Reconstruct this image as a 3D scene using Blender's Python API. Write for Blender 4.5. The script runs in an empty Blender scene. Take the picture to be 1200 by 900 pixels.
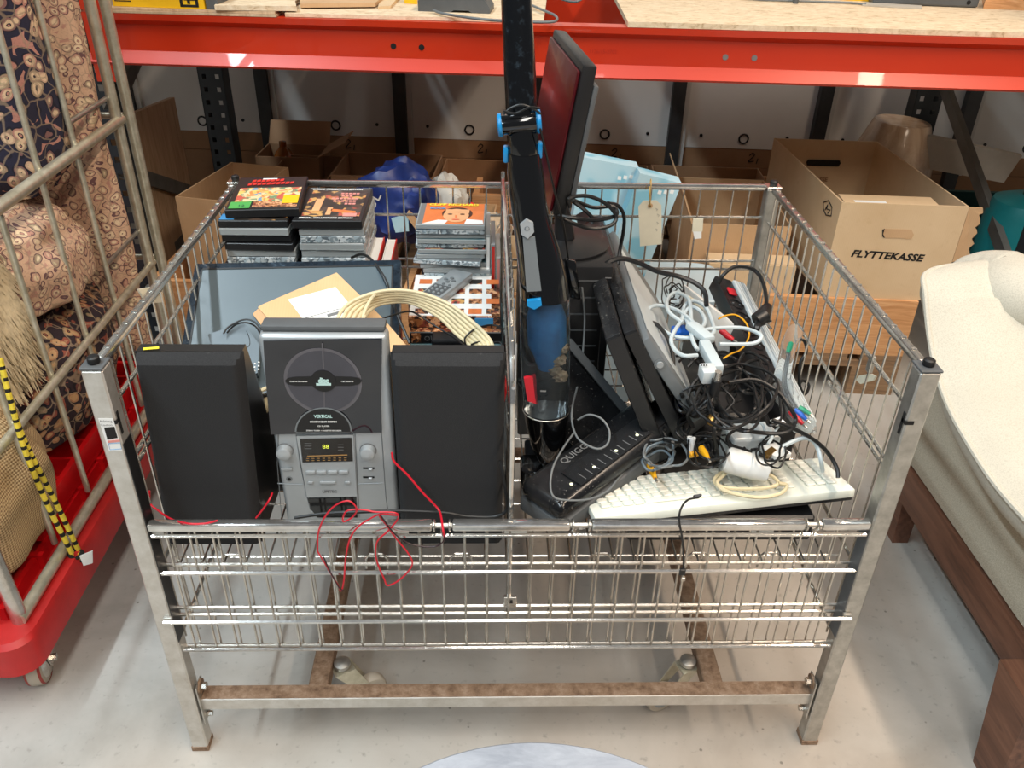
import bpy, bmesh, math, random
from mathutils import Vector, Matrix, noise as mnoise
V = Vector
random.seed(7)
S = bpy.context.scene
COL = S.collection

# ------------------------------------------------------------------ camera, world, lights, exposure
F_PX = 988.45
PIT, YAW, ROL = 0.560639, 0.034504, -0.020763
CAM = V((-0.04177, -1.00103, 1.45481))
cF = V((math.sin(YAW)*math.cos(PIT), math.cos(YAW)*math.cos(PIT), -math.sin(PIT)))
r0 = V((math.cos(YAW), -math.sin(YAW), 0)); d0 = cF.cross(r0)
cR = r0*math.cos(ROL) + d0*math.sin(ROL)
cD = -r0*math.sin(ROL) + d0*math.cos(ROL)
cam_d = bpy.data.cameras.new('camera'); cam = bpy.data.objects.new('camera', cam_d); COL.objects.link(cam)
cam_d.sensor_width = 36; cam_d.sensor_fit = 'HORIZONTAL'; cam_d.lens = 36*F_PX/1200
cam_d.clip_start = .02; cam_d.clip_end = 60
mw = Matrix((cR, -cD, -cF)).transposed().to_4x4(); mw.translation = CAM
cam.matrix_world = mw
S.camera = cam
S.view_settings.view_transform = 'Standard'
S.view_settings.look = 'None'
S.view_settings.exposure = 0.0
S.view_settings.gamma = 1.0
S.view_settings.use_curve_mapping = False
W_ = bpy.data.worlds.new('hall_ambient'); S.world = W_; W_.use_nodes = True
bg = W_.node_tree.nodes['Background']; bg.inputs[0].default_value = (0.93, 0.95, 1.0, 1); bg.inputs[1].default_value = 0.15

def tube_light(name, x, y, z, length, width, color, power):
    l = bpy.data.lights.new(name, 'AREA'); l.shape = 'RECTANGLE'; l.size = width; l.size_y = length
    l.color = color; l.energy = power
    o = bpy.data.objects.new(name, l); COL.objects.link(o); o.location = (x, y, z)
    return o
tube_light('ceiling_tube_warm', 2.1, -1.6, 4.4, 6.0, .16, (1.0, .80, .62), 250)
tube_light('ceiling_tube_cool', -2.1, -1.6, 4.4, 6.0, .16, (.80, .93, 1.0), 255)
tube_light('ceiling_tube_mid', 0.1, -2.0, 4.4, 4.0, .5, (1.0, .96, .90), 105)

# ------------------------------------------------------------------ pixel rays of the calibrated camera -> real points on real planes
def ray(px, py): return cF + cR*((px-600)/F_PX) + cD*((py-450)/F_PX)
def at(px, py, X=None, Y=None, Z=None):
    r = ray(px, py)
    if X is not None: t = (X-CAM.x)/r.x
    elif Y is not None: t = (Y-CAM.y)/r.y
    else: t = (Z-CAM.z)/r.z
    return CAM + r*t
def atp(px, py, p, n):
    r = ray(px, py); t = (p-CAM).dot(n)/r.dot(n); return CAM + r*t
def mpp(p): return (p-CAM).dot(cF)/F_PX          # metres per pixel at a point

# ------------------------------------------------------------------ mesh helpers
MATS = {}
XF = {}
def tag(o, label=None, cat=None, group=None, kind=None):
    if label: o['label'] = label
    if cat: o['category'] = cat
    if group: o['group'] = group
    if kind: o['kind'] = kind
    return o
def thing(name, label, cat, loc, group=None, kind=None):
    o = bpy.data.objects.new(name, None); COL.objects.link(o); o.location = loc
    o.empty_display_size = .05
    XF[o] = V(loc)
    return tag(o, label, cat, group, kind)
class MB:
    def __init__(s): s.v = []; s.f = []; s.m = []
    def add(s, vs, fs, m=0):
        b = len(s.v); s.v += [V(v) for v in vs]; s.f += [[i+b for i in f] for f in fs]; s.m += [m]*len(fs); return s
    def obox(s, o, a, b, c, m=0):
        o, a, b, c = V(o), V(a), V(b), V(c)
        vs = [o, o+a, o+a+b, o+b, o+c, o+a+c, o+a+b+c, o+b+c]
        fs = [[0,3,2,1],[4,5,6,7],[0,1,5,4],[1,2,6,5],[2,3,7,6],[3,0,4,7]]
        if a.cross(b).dot(c) < 0: fs = [f[::-1] for f in fs]
        return s.add(vs, fs, m)
    def box(s, x0, x1, y0, y1, z0, z1, m=0):
        return s.obox((x0,y0,z0), (x1-x0,0,0), (0,y1-y0,0), (0,0,z1-z0), m)
    def rbox(s, o, a, b, c, r=.004, seg=2, m=0):
        o, a, b, c = V(o), V(a), V(b), V(c)
        la, lb, lc = a.length, b.length, c.length
        bm = bmesh.new(); bmesh.ops.create_cube(bm, size=1)
        for v in bm.verts: v.co = V((v.co.x*la, v.co.y*lb, v.co.z*lc))
        bmesh.ops.bevel(bm, geom=bm.edges[:], offset=min(r, .49*min(la, lb, lc)), segments=seg, affect='EDGES', profile=.5)
        ctr = o+a/2+b/2+c/2; ua, ub, uc = a/la, b/lb, c/lc
        bm.verts.index_update()
        flip = ua.cross(ub).dot(uc) < 0
        vs = [ctr+ua*v.co.x+ub*v.co.y+uc*v.co.z for v in bm.verts]
        fs = [[v.index for v in f.verts] for f in bm.faces]
        if flip: fs = [f[::-1] for f in fs]
        bm.free(); return s.add(vs, fs, m)
    def tube(s, pts, r, n=8, closed=False, m=0, caps=True, flat=1.0):
        pts = [V(p) for p in pts]; k = len(pts)
        rs = r if isinstance(r, (list, tuple)) else [r]*k
        up = None; rings = []
        for i in range(k):
            if closed: t = pts[(i+1) % k]-pts[i-1]
            else: t = pts[min(i+1, k-1)]-pts[max(i-1, 0)]
            if t.length < 1e-9: t = V((0,0,1))
            t.normalize()
            if up is None:
                a = V((0,0,1)) if abs(t.z) < .9 else V((1,0,0))
                up = (a - t*a.dot(t)).normalized()
            else:
                up = up - t*up.dot(t)
                up = up.normalized() if up.length > 1e-6 else t.orthogonal().normalized()
            sd = t.cross(up)
            rings.append([pts[i] + (up*math.cos(2*math.pi*j/n)*flat + sd*math.sin(2*math.pi*j/n))*rs[i] for j in range(n)])
        vs = [v for rg in rings for v in rg]; fs = []
        for i in range(k if closed else k-1):
            i2 = (i+1) % k
            for j in range(n):
                j2 = (j+1) % n
                fs.append([i*n+j, i*n+j2, i2*n+j2, i2*n+j])
        if caps and not closed:
            fs.append(list(range(n))[::-1]); fs.append([(k-1)*n+j for j in range(n)])
        return s.add(vs, fs, m)
    def cyl(s, p0, p1, r, r1=None, n=16, m=0):
        return s.tube([p0, p1], [r, r if r1 is None else r1], n, m=m)
    def lathe(s, prof, o=(0,0,0), ax=(0,0,1), n=24, m=0, caps=True):
        ax = V(ax).normalized(); u = ax.orthogonal().normalized(); w = ax.cross(u); o = V(o)
        vs = []; fs = []
        for (r, h) in prof:
            for j in range(n):
                a = 2*math.pi*j/n; vs.append(o+ax*h+(u*math.cos(a)+w*math.sin(a))*r)
        for i in range(len(prof)-1):
            for j in range(n):
                j2 = (j+1) % n; fs.append([i*n+j, i*n+j2, (i+1)*n+j2, (i+1)*n+j])
        if caps:
            fs.append(list(range(n))[::-1]); fs.append([(len(prof)-1)*n+j for j in range(n)])
        return s.add(vs, fs, m)
    def prism(s, poly, d, m=0):
        poly = [V(p) for p in poly]; d = V(d); k = len(poly)
        nn = V((0,0,0))
        for i in range(k): nn += poly[i].cross(poly[(i+1) % k])
        fs = [list(range(k)), [k+i for i in range(k)][::-1]]
        for i in range(k):
            j = (i+1) % k; fs.append([i, k+i, k+j, j])
        if nn.dot(d) > 0: fs = [f[::-1] for f in fs]
        return s.add(poly+[p+d for p in poly], fs, m)
    def grid(s, fn, nu, nv, cu=False, cv=False, m=0):
        vs = [V(fn(i/(nu if cu else nu-1), j/(nv if cv else nv-1))) for i in range(nu) for j in range(nv)]
        fs = []
        for i in range(nu if cu else nu-1):
            for j in range(nv if cv else nv-1):
                a, b = i*nv+j, ((i+1) % nu)*nv+j
                c, d = ((i+1) % nu)*nv+(j+1) % nv, i*nv+(j+1) % nv
                fs.append([a, b, c, d])
        return s.add(vs, fs, m)
    def loft(s, rings, m=0, caps=True):
        n = len(rings[0]); vs = [v for r in rings for v in r]; fs = []
        for i in range(len(rings)-1):
            for j in range(n):
                j2 = (j+1) % n; fs.append([i*n+j, i*n+j2, (i+1)*n+j2, (i+1)*n+j])
        if caps:
            fs.append(list(range(n))[::-1]); fs.append([(len(rings)-1)*n+j for j in range(n)])
        return s.add(vs, fs, m)
    def build(s, name, mats, parent=None, smooth=False, fixn=True):
        if not isinstance(mats, (list, tuple)): mats = [mats]
        if parent is not None: o_ = XF[parent]
        else:
            xs = [v.x for v in s.v]; ys = [v.y for v in s.v]; zs = [v.z for v in s.v]
            o_ = V(((min(xs)+max(xs))/2, (min(ys)+max(ys))/2, min(zs)))
        me = bpy.data.meshes.new(name)
        me.from_pydata([tuple(v-o_) for v in s.v], [], s.f)
        for mt in mats: me.materials.append(MATS[mt] if isinstance(mt, str) else mt)
        for p, mi in zip(me.polygons, s.m): p.material_index = mi
        if fixn:
            bm = bmesh.new(); bm.from_mesh(me); bmesh.ops.recalc_face_normals(bm, faces=bm.faces[:]); bm.to_mesh(me); bm.free()
        if smooth:
            me.shade_smooth()
            try: me.set_sharp_from_angle(angle=math.radians(38))
            except Exception: pass
        o = bpy.data.objects.new(name, me); COL.objects.link(o)
        if parent is not None: o.parent = parent; XF[o] = XF[parent]
        else: o.location = o_; XF[o] = V(o_)
        return o
def dup(o, parent, off):
    c = o.copy(); COL.objects.link(c); c.parent = parent; c.location = o.location + V(off); return c
def spline(pts, n=8, closed=False):
    pts = [V(p) for p in pts]; k = len(pts); out = []
    rng = range(k) if closed else range(k-1)
    for i in rng:
        p1, p2 = pts[i], pts[(i+1) % k]
        p0 = pts[i-1] if (closed or i > 0) else p1*2-p2
        p3 = pts[(i+2) % k] if (closed or i+2 < k) else p2*2-p1
        for j in range(n):
            t = j/n
            out.append(.5*((2*p1)+(p2-p0)*t+(2*p0-5*p1+4*p2-p3)*t*t+(3*p1-p0-3*p2+p3)*t**3))
    if not closed: out.append(pts[-1])
    return out
_fonts = {}
def text(body, size, o, xd, yd, mt, parent, name='lettering', shear=0, bold=0, align='LEFT', ext=.0004, sx=1.0):
    cu = bpy.data.curves.new('t', 'FONT'); cu.body = body; cu.size = size; cu.shear = shear; cu.offset = bold
    cu.align_x = align; cu.resolution_u = 2; cu.extrude = 0
    t = bpy.data.objects.new('t', cu); COL.objects.link(t)
    dg = bpy.context.evaluated_depsgraph_get(); me = bpy.data.meshes.new_from_object(t.evaluated_get(dg))
    bpy.data.objects.remove(t)
    xd = V(xd).normalized(); yd = V(yd); yd = (yd-xd*yd.dot(xd)).normalized(); nd = xd.cross(yd)
    base = XF[parent]
    for v in me.vertices: v.co = V(o)+xd*v.co.x*sx+yd*v.co.y+nd*ext - base
    me.materials.clear(); me.materials.append(MATS[mt]); me.name = name
    ob = bpy.data.objects.new(name, me); COL.objects.link(ob); ob.parent = parent; XF[ob] = base
    return ob
def decal(poly, n, mt, parent, name='print', th=.0005):
    return MB().prism(poly, V(n).normalized()*th).build(name, mt, parent)

# ------------------------------------------------------------------ materials
def lin(c):
    if isinstance(c, str):
        c = c.lstrip('#'); c = [int(c[i:i+2], 16)/255 for i in (0, 2, 4)]
    return tuple(x/12.92 if x <= .04045 else ((x+.055)/1.055)**2.4 for x in c)+(1,)
class NT:
    def __init__(s, name):
        s.mat = bpy.data.materials.new(name); s.mat.use_nodes = True; s.t = s.mat.node_tree
        s.b = s.t.nodes['Principled BSDF']; MATS[name] = s.mat; s._co = None
    def n(s, ty, **kw):
        nd = s.t.nodes.new(ty)
        for k, v in kw.items(): setattr(nd, k, v)
        return nd
    def L(s, a, b): s.t.links.new(a, b)
    def co(s, scale=(1,1,1), rot=(0,0,0)):
        tc = s.n('ShaderNodeTexCoord'); mp = s.n('ShaderNodeMapping')
        mp.inputs['Scale'].default_value = scale; mp.inputs['Rotation'].default_value = rot
        s.L(tc.outputs['Object'], mp.inputs['Vector']); return mp.outputs[0]
    def noise(s, scale, vec=None, detail=4, rough=.6, dist=0):
        t = s.n('ShaderNodeTexNoise'); t.inputs['Scale'].default_value = scale; t.inputs['Detail'].default_value = detail
        t.inputs['Roughness'].default_value = rough; t.inputs['Distortion'].default_value = dist
        s.L(vec if vec is not None else s.co(), t.inputs['Vector']); return t.outputs['Fac']
    def ramp(s, fac, stops, interp='LINEAR'):
        r = s.n('ShaderNodeValToRGB'); e = r.color_ramp; e.interpolation = interp
        while len(e.elements) < len(stops): e.elements.new(.5)
        for el, (p, c) in zip(e.elements, stops): el.position = p; el.color = c if len(c) == 4 else lin(c)
        s.L(fac, r.inputs[0]); return r.outputs[0]
    def mix(s, fac, a, b, mode='MIX'):
        m = s.n('ShaderNodeMix', data_type='RGBA', blend_type=mode)
        for sock, v in ((0, fac), (6, a), (7, b)):
            if hasattr(v, 'is_linked'): s.L(v, m.inputs[sock])
            elif sock == 0: m.inputs[0].default_value = v
            else: m.inputs[sock].default_value = v
        return m.outputs[2]
    def bump(s, h, strength=.3, dist=.002):
        b = s.n('ShaderNodeBump'); b.inputs['Strength'].default_value = strength; b.inputs['Distance'].default_value = dist
        s.L(h, b.inputs['Height']); s.L(b.outputs[0], s.b.inputs['Normal'])
    def set(s, **kw):
        for k, v in kw.items():
            sk = s.b.inputs[k.replace('_', ' ')]
            if hasattr(v, 'is_linked'): s.L(v, sk)
            else: sk.default_value = v
        return s
def mat(name, col, rough=.5, metal=0, var=.12, scale=14, bump=0, bscale=250, stretch=(1,1,1), spec=.5, coat=0, col2=None, detail=4):
    t = NT(name); c = lin(col)
    if col2 is None: c2 = tuple(x*(1-var) for x in c[:3])+(1,); c1 = tuple(min(1, x*(1+var*.6)) for x in c[:3])+(1,)
    else: c1, c2 = c, lin(col2)
    if var > 0 or col2 is not None:
        f = t.noise(scale, t.co(stretch), detail)
        t.set(Base_Color=t.ramp(f, [(.32, c2), (.68, c1)]))
    else: t.set(Base_Color=c)
    t.set(Roughness=rough, Metallic=metal); t.b.inputs['Specular IOR Level'].default_value = spec
    if coat: t.b.inputs['Coat Weight'].default_value = coat; t.b.inputs['Coat Roughness'].default_value = .05
    if bump: t.bump(t.noise(bscale, t.co(stretch), 3), bump)
    return t
# concrete floor
t = NT('concrete')
c = t.ramp(t.noise(2.2, None, 6, .62, .4), [(.28, '#8f8d86'), (.48, '#aeaca6'), (.72, '#c2c0ba')])
c = t.mix(t.ramp(t.noise(.9, t.co((1, .5, 1)), 4, .6, .6), [(.45, (0,0,0,1)), (.7, (.45,.45,.45,1))]), c, lin('#a98f77'))
c = t.mix(t.ramp(t.noise(60, None, 2), [(.62, (0,0,0,1)), (.78, (.6,.6,.6,1))]), c, lin('#85827b'))
sc = t.n('ShaderNodeTexVoronoi'); sc.inputs['Scale'].default_value = 16; t.L(t.co(), sc.inputs['Vector'])
c = t.mix(t.ramp(sc.outputs['Distance'], [(.035, (.8,.8,.8,1)), (.06, (0,0,0,1))]), c, lin('#6a665f'))
t.set(Base_Color=c, Roughness=t.ramp(t.noise(5, None, 4), [(.3, (.38,.38,.38,1)), (.7, (.6,.6,.6,1))])); t.bump(t.noise(90, None, 4), .12)
# zinc plated wire and steel
def zinc(name, a, b, rough):
    t = NT(name); c = t.ramp(t.noise(35, None, 5, .65), [(.3, a), (.7, b)])
    t.set(Base_Color=c, Metallic=.92, Roughness=rough); t.bump(t.noise(160, None, 2), .06)
zinc('zinc', '#b5b0a6', '#dddad4', .27)
zinc('chrome', '#c6c4c0', '#e6e5e2', .14)
zinc('zinc_yellow', '#b5b09a', '#dcd8c6', .34); MATS['zinc_yellow'].node_tree.nodes['Principled BSDF'].inputs['Metallic'].default_value = .65
zinc('steel_matte', '#a3a19b', '#c9c7c1', .42)
t = NT('zinc_worn'); m_ = t.noise(28, None, 6, .7)
t.set(Base_Color=t.ramp(m_, [(.27, '#a89c8e'), (.36, '#c2beb6'), (.7, '#d8d6d1')]), Metallic=.75, Roughness=.42); t.bump(t.noise(120, None, 3), .1)
t = NT('rust'); m_ = t.noise(45, None, 7, .75)
t.set(Base_Color=t.ramp(m_, [(.3, '#5c4636'), (.48, '#8b715b'), (.68, '#a8917c')]), Metallic=.25, Roughness=.75); t.bump(m_, .4)
# red rack paint
t = NT('red_paint'); c = t.ramp(t.noise(3, t.co((.4, 1, 1)), 3), [(.3, '#bf2a0a'), (.7, '#cd3812')])
t.set(Base_Color=c, Roughness=.36); t.b.inputs['Coat Weight'].default_value = .25; t.bump(t.noise(400, None, 2), .03)
mat('red_emboss', '#b02410', .5, var=0)
mat('rack_blue', '#232b30', .45, var=.25, scale=20)
mat('grey_brace', '#6d706f', .5, .3, var=.2)
mat('dark_stud', '#3b3c3d', .5, .3, var=.2)
t = NT('wall_white'); c = t.ramp(t.noise(1.4, None, 4), [(.3, '#c9c8c4'), (.7, '#dcdad6')]); t.set(Base_Color=c, Roughness=.6)
mat('edge_white', '#c4c4c0', .5, var=.05)
mat('black', '#121213', .5, var=.1)
mat('hole_black', '#070707', .8, var=0)
mat('plug_grey', '#7f7a78', .5, .2, var=.1)
# timber
def wood(name, a, b, c3, stretch, scale=6, rough=.6, rot=(0,0,0), knots=True):
    t = NT(name); v = t.co(stretch, rot)
    f = t.noise(scale, v, 6, .6, 1.2); c = t.ramp(f, [(.28, a), (.5, b), (.72, c3)])
    if knots:
        k = t.n('ShaderNodeTexVoronoi'); k.inputs['Scale'].default_value = 5.5; t.L(t.co((1, 1, 1.4), rot), k.inputs['Vector'])
        c = t.mix(t.ramp(k.outputs['Distance'], [(.04, (.75,.75,.75,1)), (.16, (0,0,0,1))]), c, lin('#7d4a26'))
    t.set(Base_Color=c, Roughness=rough); t.bump(f, .15)
wood('pine', '#b77f4f', '#d19a68', '#dfb081', (.8, 8, 14))
wood('pallet_wood', '#6f5640', '#957556', '#ad8c69', (.8, 8, 14), knots=False)
wood('walnut', '#4b2f22', '#6d4735', '#835a45', (14, 1, 10), 3.4, .45, knots=False)
wood('plywood', '#a98b6d', '#c2a585', '#cfb596', (9, 9, 1), knots=False)
t = NT('chipboard'); f1 = t.noise(34, t.co((1, 2.2, 1)), 5, .7, .8)
c = t.ramp(f1, [(.28, '#a58561'), (.45, '#d6bf9e'), (.7, '#e9d8bd')]); t.set(Base_Color=c, Roughness=.8); t.bump(f1, .25)
# card
def card(name, a, b, d):
    t = NT(name); f = t.noise(4, None, 4); c = t.ramp(f, [(.3, a), (.7, b)])
    w = t.n('ShaderNodeTexWave'); w.inputs['Scale'].default_value = 60; w.inputs['Distortion'].default_value = .3; w.bands_direction = 'X'; t.L(t.co(), w.inputs['Vector'])
    c = t.mix(.02, c, w.outputs['Color'], 'OVERLAY')
    c = t.mix(t.ramp(t.noise(40, None, 3), [(.6, (0,0,0,1)), (.8, (.3,.3,.3,1))]), c, lin(d)); t.set(Base_Color=c, Roughness=.82)
card('card', '#b8936a', '#cda982', '#a07a52')
card('card_light', '#c9ab84', '#d8bd98', '#b5946a')
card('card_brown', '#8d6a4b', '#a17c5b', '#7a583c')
card('envelope', '#d0a878', '#dcb88c', '#bc9262')
mat('black_ink', '#15120f', .8, var=0)
mat('white_plastic', '#e2e3df', .4, var=.06)
mat('cream_plastic', '#ddd6bf', .45, var=.1)
mat('keyboard_white', '#dfe3d8', .45, var=.05)
mat('key_white', '#e6e5d8', .42, var=.06, scale=30)
mat('grey_plastic', '#9aa0a4', .45, var=.08)
mat('dark_grey_plastic', '#55585a', .5, var=.15)
mat('router_grey', '#5d6b74', .42, var=.1)
mat('cover_black', '#1b1c1e', .34, var=.2, scale=40)
mat('gloss_black', '#08090b', .08, var=0, coat=.6)
t = NT('dusty_black'); f = t.noise(220, None, 2, .5); f2 = t.noise(9, None, 4)
c = t.mix(t.ramp(f, [(.66, (0,0,0,1)), (.76, (.8,.8,.8,1))]), t.ramp(f2, [(.3, '#0d0e10'), (.75, '#262729')]), lin('#7d7b76'))
t.set(Base_Color=c, Roughness=t.ramp(f2, [(.3, (.15,.15,.15,1)), (.7, (.42,.42,.42,1))]))
t = NT('speaker_cloth'); f = t.noise(900, None, 2); c = t.mix(t.ramp(t.noise(70, None, 2), [(.74, (0,0,0,1)), (.8, (.35,.35,.35,1))]), t.ramp(f, [(.3, '#17181a'), (.7, '#2c2d2f')]), lin('#6f6f6d'))
t.set(Base_Color=c, Roughness=.9); t.bump(f, .5, .001)
mat('silver_plastic', '#a9afb2', .34, .35, var=.06)
mat('silver_dark', '#7d8386', .36, .35, var=.06)
t = NT('smoked_glass'); t.set(Base_Color=lin('#191c24'), Roughness=.06); t.b.inputs['Coat Weight'].default_value = .5
mat('cd_grey', '#66646a', .22, .25, var=.25, scale=8)
mat('cd_inner', '#4b4b53', .2, .25, var=.2, scale=8)
mat('lcd_dark', '#1c1814', .25, var=0)
t = NT('led_green'); t.set(Base_Color=lin('#d6e05a'), Emission_Color=lin('#cfd63f'), Emission_Strength=.8)
t = NT('led_white'); t.set(Base_Color=lin('#f1f5d8'), Emission_Color=lin('#f4f7d0'), Emission_Strength=.6)
mat('dial_amber', '#b58a4f', .4, var=0)
mat('print_white', '#e6e7e4', .6, var=0)
mat('print_mint', '#bfe0dc', .6, var=0)
mat('print_grey', '#6b6d6e', .6, var=0)
mat('print_yellow', '#f2df3c', .5, var=0)
mat('print_red', '#cf2f27', .5, var=0)
mat('print_pink', '#d98f86', .5, var=0)
mat('print_blue', '#3f8fc4', .45, var=0)
mat('print_green', '#4aa14e', .5, var=0)
mat('print_teal', '#5b7f86', .5, var=.2)
mat('print_orange', '#d9773f', .45, var=.15, scale=30)
mat('skin_print', '#e0a677', .5, var=.1, scale=40)
mat('hair_print', '#4a2a1d', .6, var=.2)
mat('screen', '#55646c', .35, var=.08, scale=5)
t = NT('dusty_bezel'); f = t.noise(40, None, 5, .7)
t.set(Base_Color=t.ramp(f, [(.35, '#141c25'), (.6, '#25323e'), (.75, '#5d7285')]), Roughness=.22)
mat('vac_black', '#07080a', .1, var=0, coat=.7)
t = NT('vac_tube'); f = t.noise(70, None, 6, .75); t.set(Base_Color=t.ramp(f, [(.55, '#0a0d11'), (.78, '#3c4a55')]), Roughness=.18, Metallic=.3); t.b.inputs['Coat Weight'].default_value = .5
mat('vac_blue', '#1787c6', .3, var=.05, coat=.3)
mat('filter_blue', '#2b7fc0', .55, var=.3, scale=30)
mat('dust_fluff', '#b9a287', .95, var=.4, scale=60, bump=.8, bscale=120)
def clear(name, col, rough=.05, ior=1.2, w=.85):
    t = NT(name); t.set(Base_Color=lin(col), Roughness=rough, IOR=ior); t.b.inputs['Transmission Weight'].default_value = w; return t
clear('clear_cup', '#98a3a8', .04, 1.2, .95); clear('clear_bag', '#f2f6f6', .1, 1.12, .93); clear('clear_lid', '#4a4c4f', .06, 1.2, .75)
clear('clear_case', '#cdd6d8', .12, 1.2, .55)
mat('monitor_red', '#5a1018', .33, .4, var=.1, coat=.15)
mat('monitor_black', '#1c1c1d', .36, var=.1)
mat('cable_black', '#141516', .42, var=.15, scale=60)
mat('cable_white', '#b9c5c9', .42, var=.05)
mat('cable_cream', '#d8cba6', .5, var=.1)
mat('cable_grey', '#6f7476', .5, var=.1)
mat('wire_red', '#c8162c', .4, var=.1)
mat('wire_dark', '#2a1218', .4, var=.1)
mat('plug_blue', '#1a5fc0', .4, var=.1); mat('plug_red', '#c81f2d', .35, var=.05); mat('plug_yellow', '#e3a416', .4, var=.1); mat('plug_green', '#2d9a72', .4, var=.05)
mat('brass', '#a37e45', .3, .9, var=.2)
mat('tag_card', '#ded8c2', .8, var=.08)
mat('string', '#c9a763', .9, var=.2)
mat('strip_alu', '#ccd4d6', .35, .1, var=.04)
mat('red_plastic', '#c40f16', .38, var=.15, scale=10)
mat('red_base', '#b8201f', .45, var=.18, scale=12, bump=.1, bscale=60)
mat('rubber_grey', '#b7ae9f', .7, var=.15); mat('wheel_red', '#9a352c', .5, var=.2)
mat('rope_yellow', '#dfc83d', .8, var=.15, scale=80); mat('rope_black', '#17150f', .9, var=0)
mat('sheepskin', '#d9c8a6', .95, var=.25, scale=40)
# woven carpets
def carpet(name, ground, mid, light, dark, sc=16, grade=1.0):
    t = NT(name); base = t.co()
    nz = t.n('ShaderNodeTexNoise'); nz.inputs['Scale'].default_value = 14; t.L(base, nz.inputs['Vector'])
    vm = t.n('ShaderNodeVectorMath', operation='MULTIPLY_ADD'); t.L(nz.outputs['Color'], vm.inputs[0]); vm.inputs[1].default_value = (.05, .05, .05); t.L(base, vm.inputs[2])
    vo = t.n('ShaderNodeTexVoronoi'); vo.inputs['Scale'].default_value = sc; t.L(vm.outputs[0], vo.inputs['Vector'])
    rings = t.ramp(vo.outputs['Distance'], [(.0, mid), (.1, dark), (.15, light), (.34, mid), (.43, dark), (.52, ground), (.8, mid)], 'CONSTANT')
    sep = t.n('ShaderNodeSeparateColor'); t.L(vo.outputs['Color'], sep.inputs[0])
    alt = t.ramp(sep.outputs[0], [(.0, mid), (.3, light), (.55, ground), (.8, '#8c8a6c')], 'CONSTANT')
    c = t.mix(t.ramp(vo.outputs['Distance'], [(.28, (0,0,0,1)), (.3, (.55,.55,.55,1)), (.44, (.55,.55,.55,1)), (.46, (0,0,0,1))]), rings, alt)
    v2 = t.n('ShaderNodeTexVoronoi', feature='DISTANCE_TO_EDGE'); v2.inputs['Scale'].default_value = sc*.75; t.L(vm.outputs[0], v2.inputs['Vector'])
    c = t.mix(t.ramp(v2.outputs['Distance'], [(.02, (.6,.6,.6,1)), (.05, (0,0,0,1))]), c, lin('#a08a72'))
    c = t.mix(t.ramp(t.noise(220, None, 2), [(.5, (0,0,0,1)), (.9, (.5,.5,.5,1))]), c, lin(dark))
    t.set(Base_Color=c, Roughness=.95); t.bump(t.noise(500, None, 2), .5, .002)
carpet('carpet_navy', '#27263a', '#b98476', '#dcbf9c', '#1f1c2a', 30)
carpet('carpet_beige', '#cda98c', '#b98a78', '#dfc7a4', '#6a4a4a', 42)
carpet('carpet_dark', '#2a1d24', '#8a4b3c', '#b48f66', '#1a1218', 34)
t = NT('burlap')
wa = t.n('ShaderNodeTexWave'); wa.inputs['Scale'].default_value = 55; wa.inputs['Distortion'].default_value = 1.5; wa.bands_direction = 'Z'; t.L(t.co(), wa.inputs['Vector'])
wb = t.n('ShaderNodeTexWave'); wb.inputs['Scale'].default_value = 55; wb.inputs['Distortion'].default_value = 1.5; wb.bands_direction = 'Y'; t.L(t.co(), wb.inputs['Vector'])
mx = t.mix(.5, wa.outputs['Color'], wb.outputs['Color'])
t.set(Base_Color=t.ramp(mx, [(.2, '#846c4c'), (.5, '#b0946b'), (.85, '#cbb38b')]), Roughness=.95); t.bump(mx, .5, .003)
t = NT('boucle'); v_ = t.n('ShaderNodeTexVoronoi'); v_.inputs['Scale'].default_value = 430; t.L(t.co((1, 1, .7)), v_.inputs['Vector'])
t.set(Base_Color=t.mix(t.ramp(v_.outputs['Distance'], [(.35, (0,0,0,1)), (.85, (.45,.45,.45,1))]), t.ramp(t.noise(6), [(.3, '#c4c0b2'), (.7, '#cfcbbd')]), lin('#a9a596')), Roughness=.95)
t.bump(v_.outputs['Distance'], -.6, .003)
t = NT('sofa_canvas'); f = t.noise(420, None, 2); t.set(Base_Color=t.ramp(f, [(.3, '#aaa08c'), (.7, '#cbc3b0')]), Roughness=.9); t.bump(f, .3, .001)
t = NT('brushed_disc'); f = t.noise(9, t.co((1, 3, 1), (0, 0, .5)), 6, .7, .6); t.set(Base_Color=t.ramp(f, [(.35, '#9fa6b2'), (.7, '#c3cad4')]), Metallic=.4, Roughness=.4)
mat('tub_pale', '#b9ccd4', .3, var=.08, scale=5)
mat('bag_blue', '#1a2f6e', .4, var=.35, scale=16, bump=.6, bscale=25); mat('bag_white', '#c9c5bb', .5, var=.1)
t = NT('tissue_blue'); f = t.noise(7, t.co((1, 1, 1)), 2); t.set(Base_Color=t.ramp(f, [(.42, '#7fb6c9'), (.46, '#a9cbd6'), (.6, '#b4cfd8'), (.64, '#6aa7c0')]), Roughness=.35)
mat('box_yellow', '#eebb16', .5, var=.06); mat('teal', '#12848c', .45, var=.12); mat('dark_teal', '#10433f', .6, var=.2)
mat('amber', '#8a4a14', .15, var=.3); mat('pale_board', '#b3aca0', .7, var=.1)
t = NT('wrap_film'); f = t.noise(18, t.co((1, 1, .3)), 5, .6, .5); t.set(Base_Color=t.ramp(f, [(.35, '#a58c74'), (.7, '#cdb9a2')]), Roughness=.2)
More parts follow.
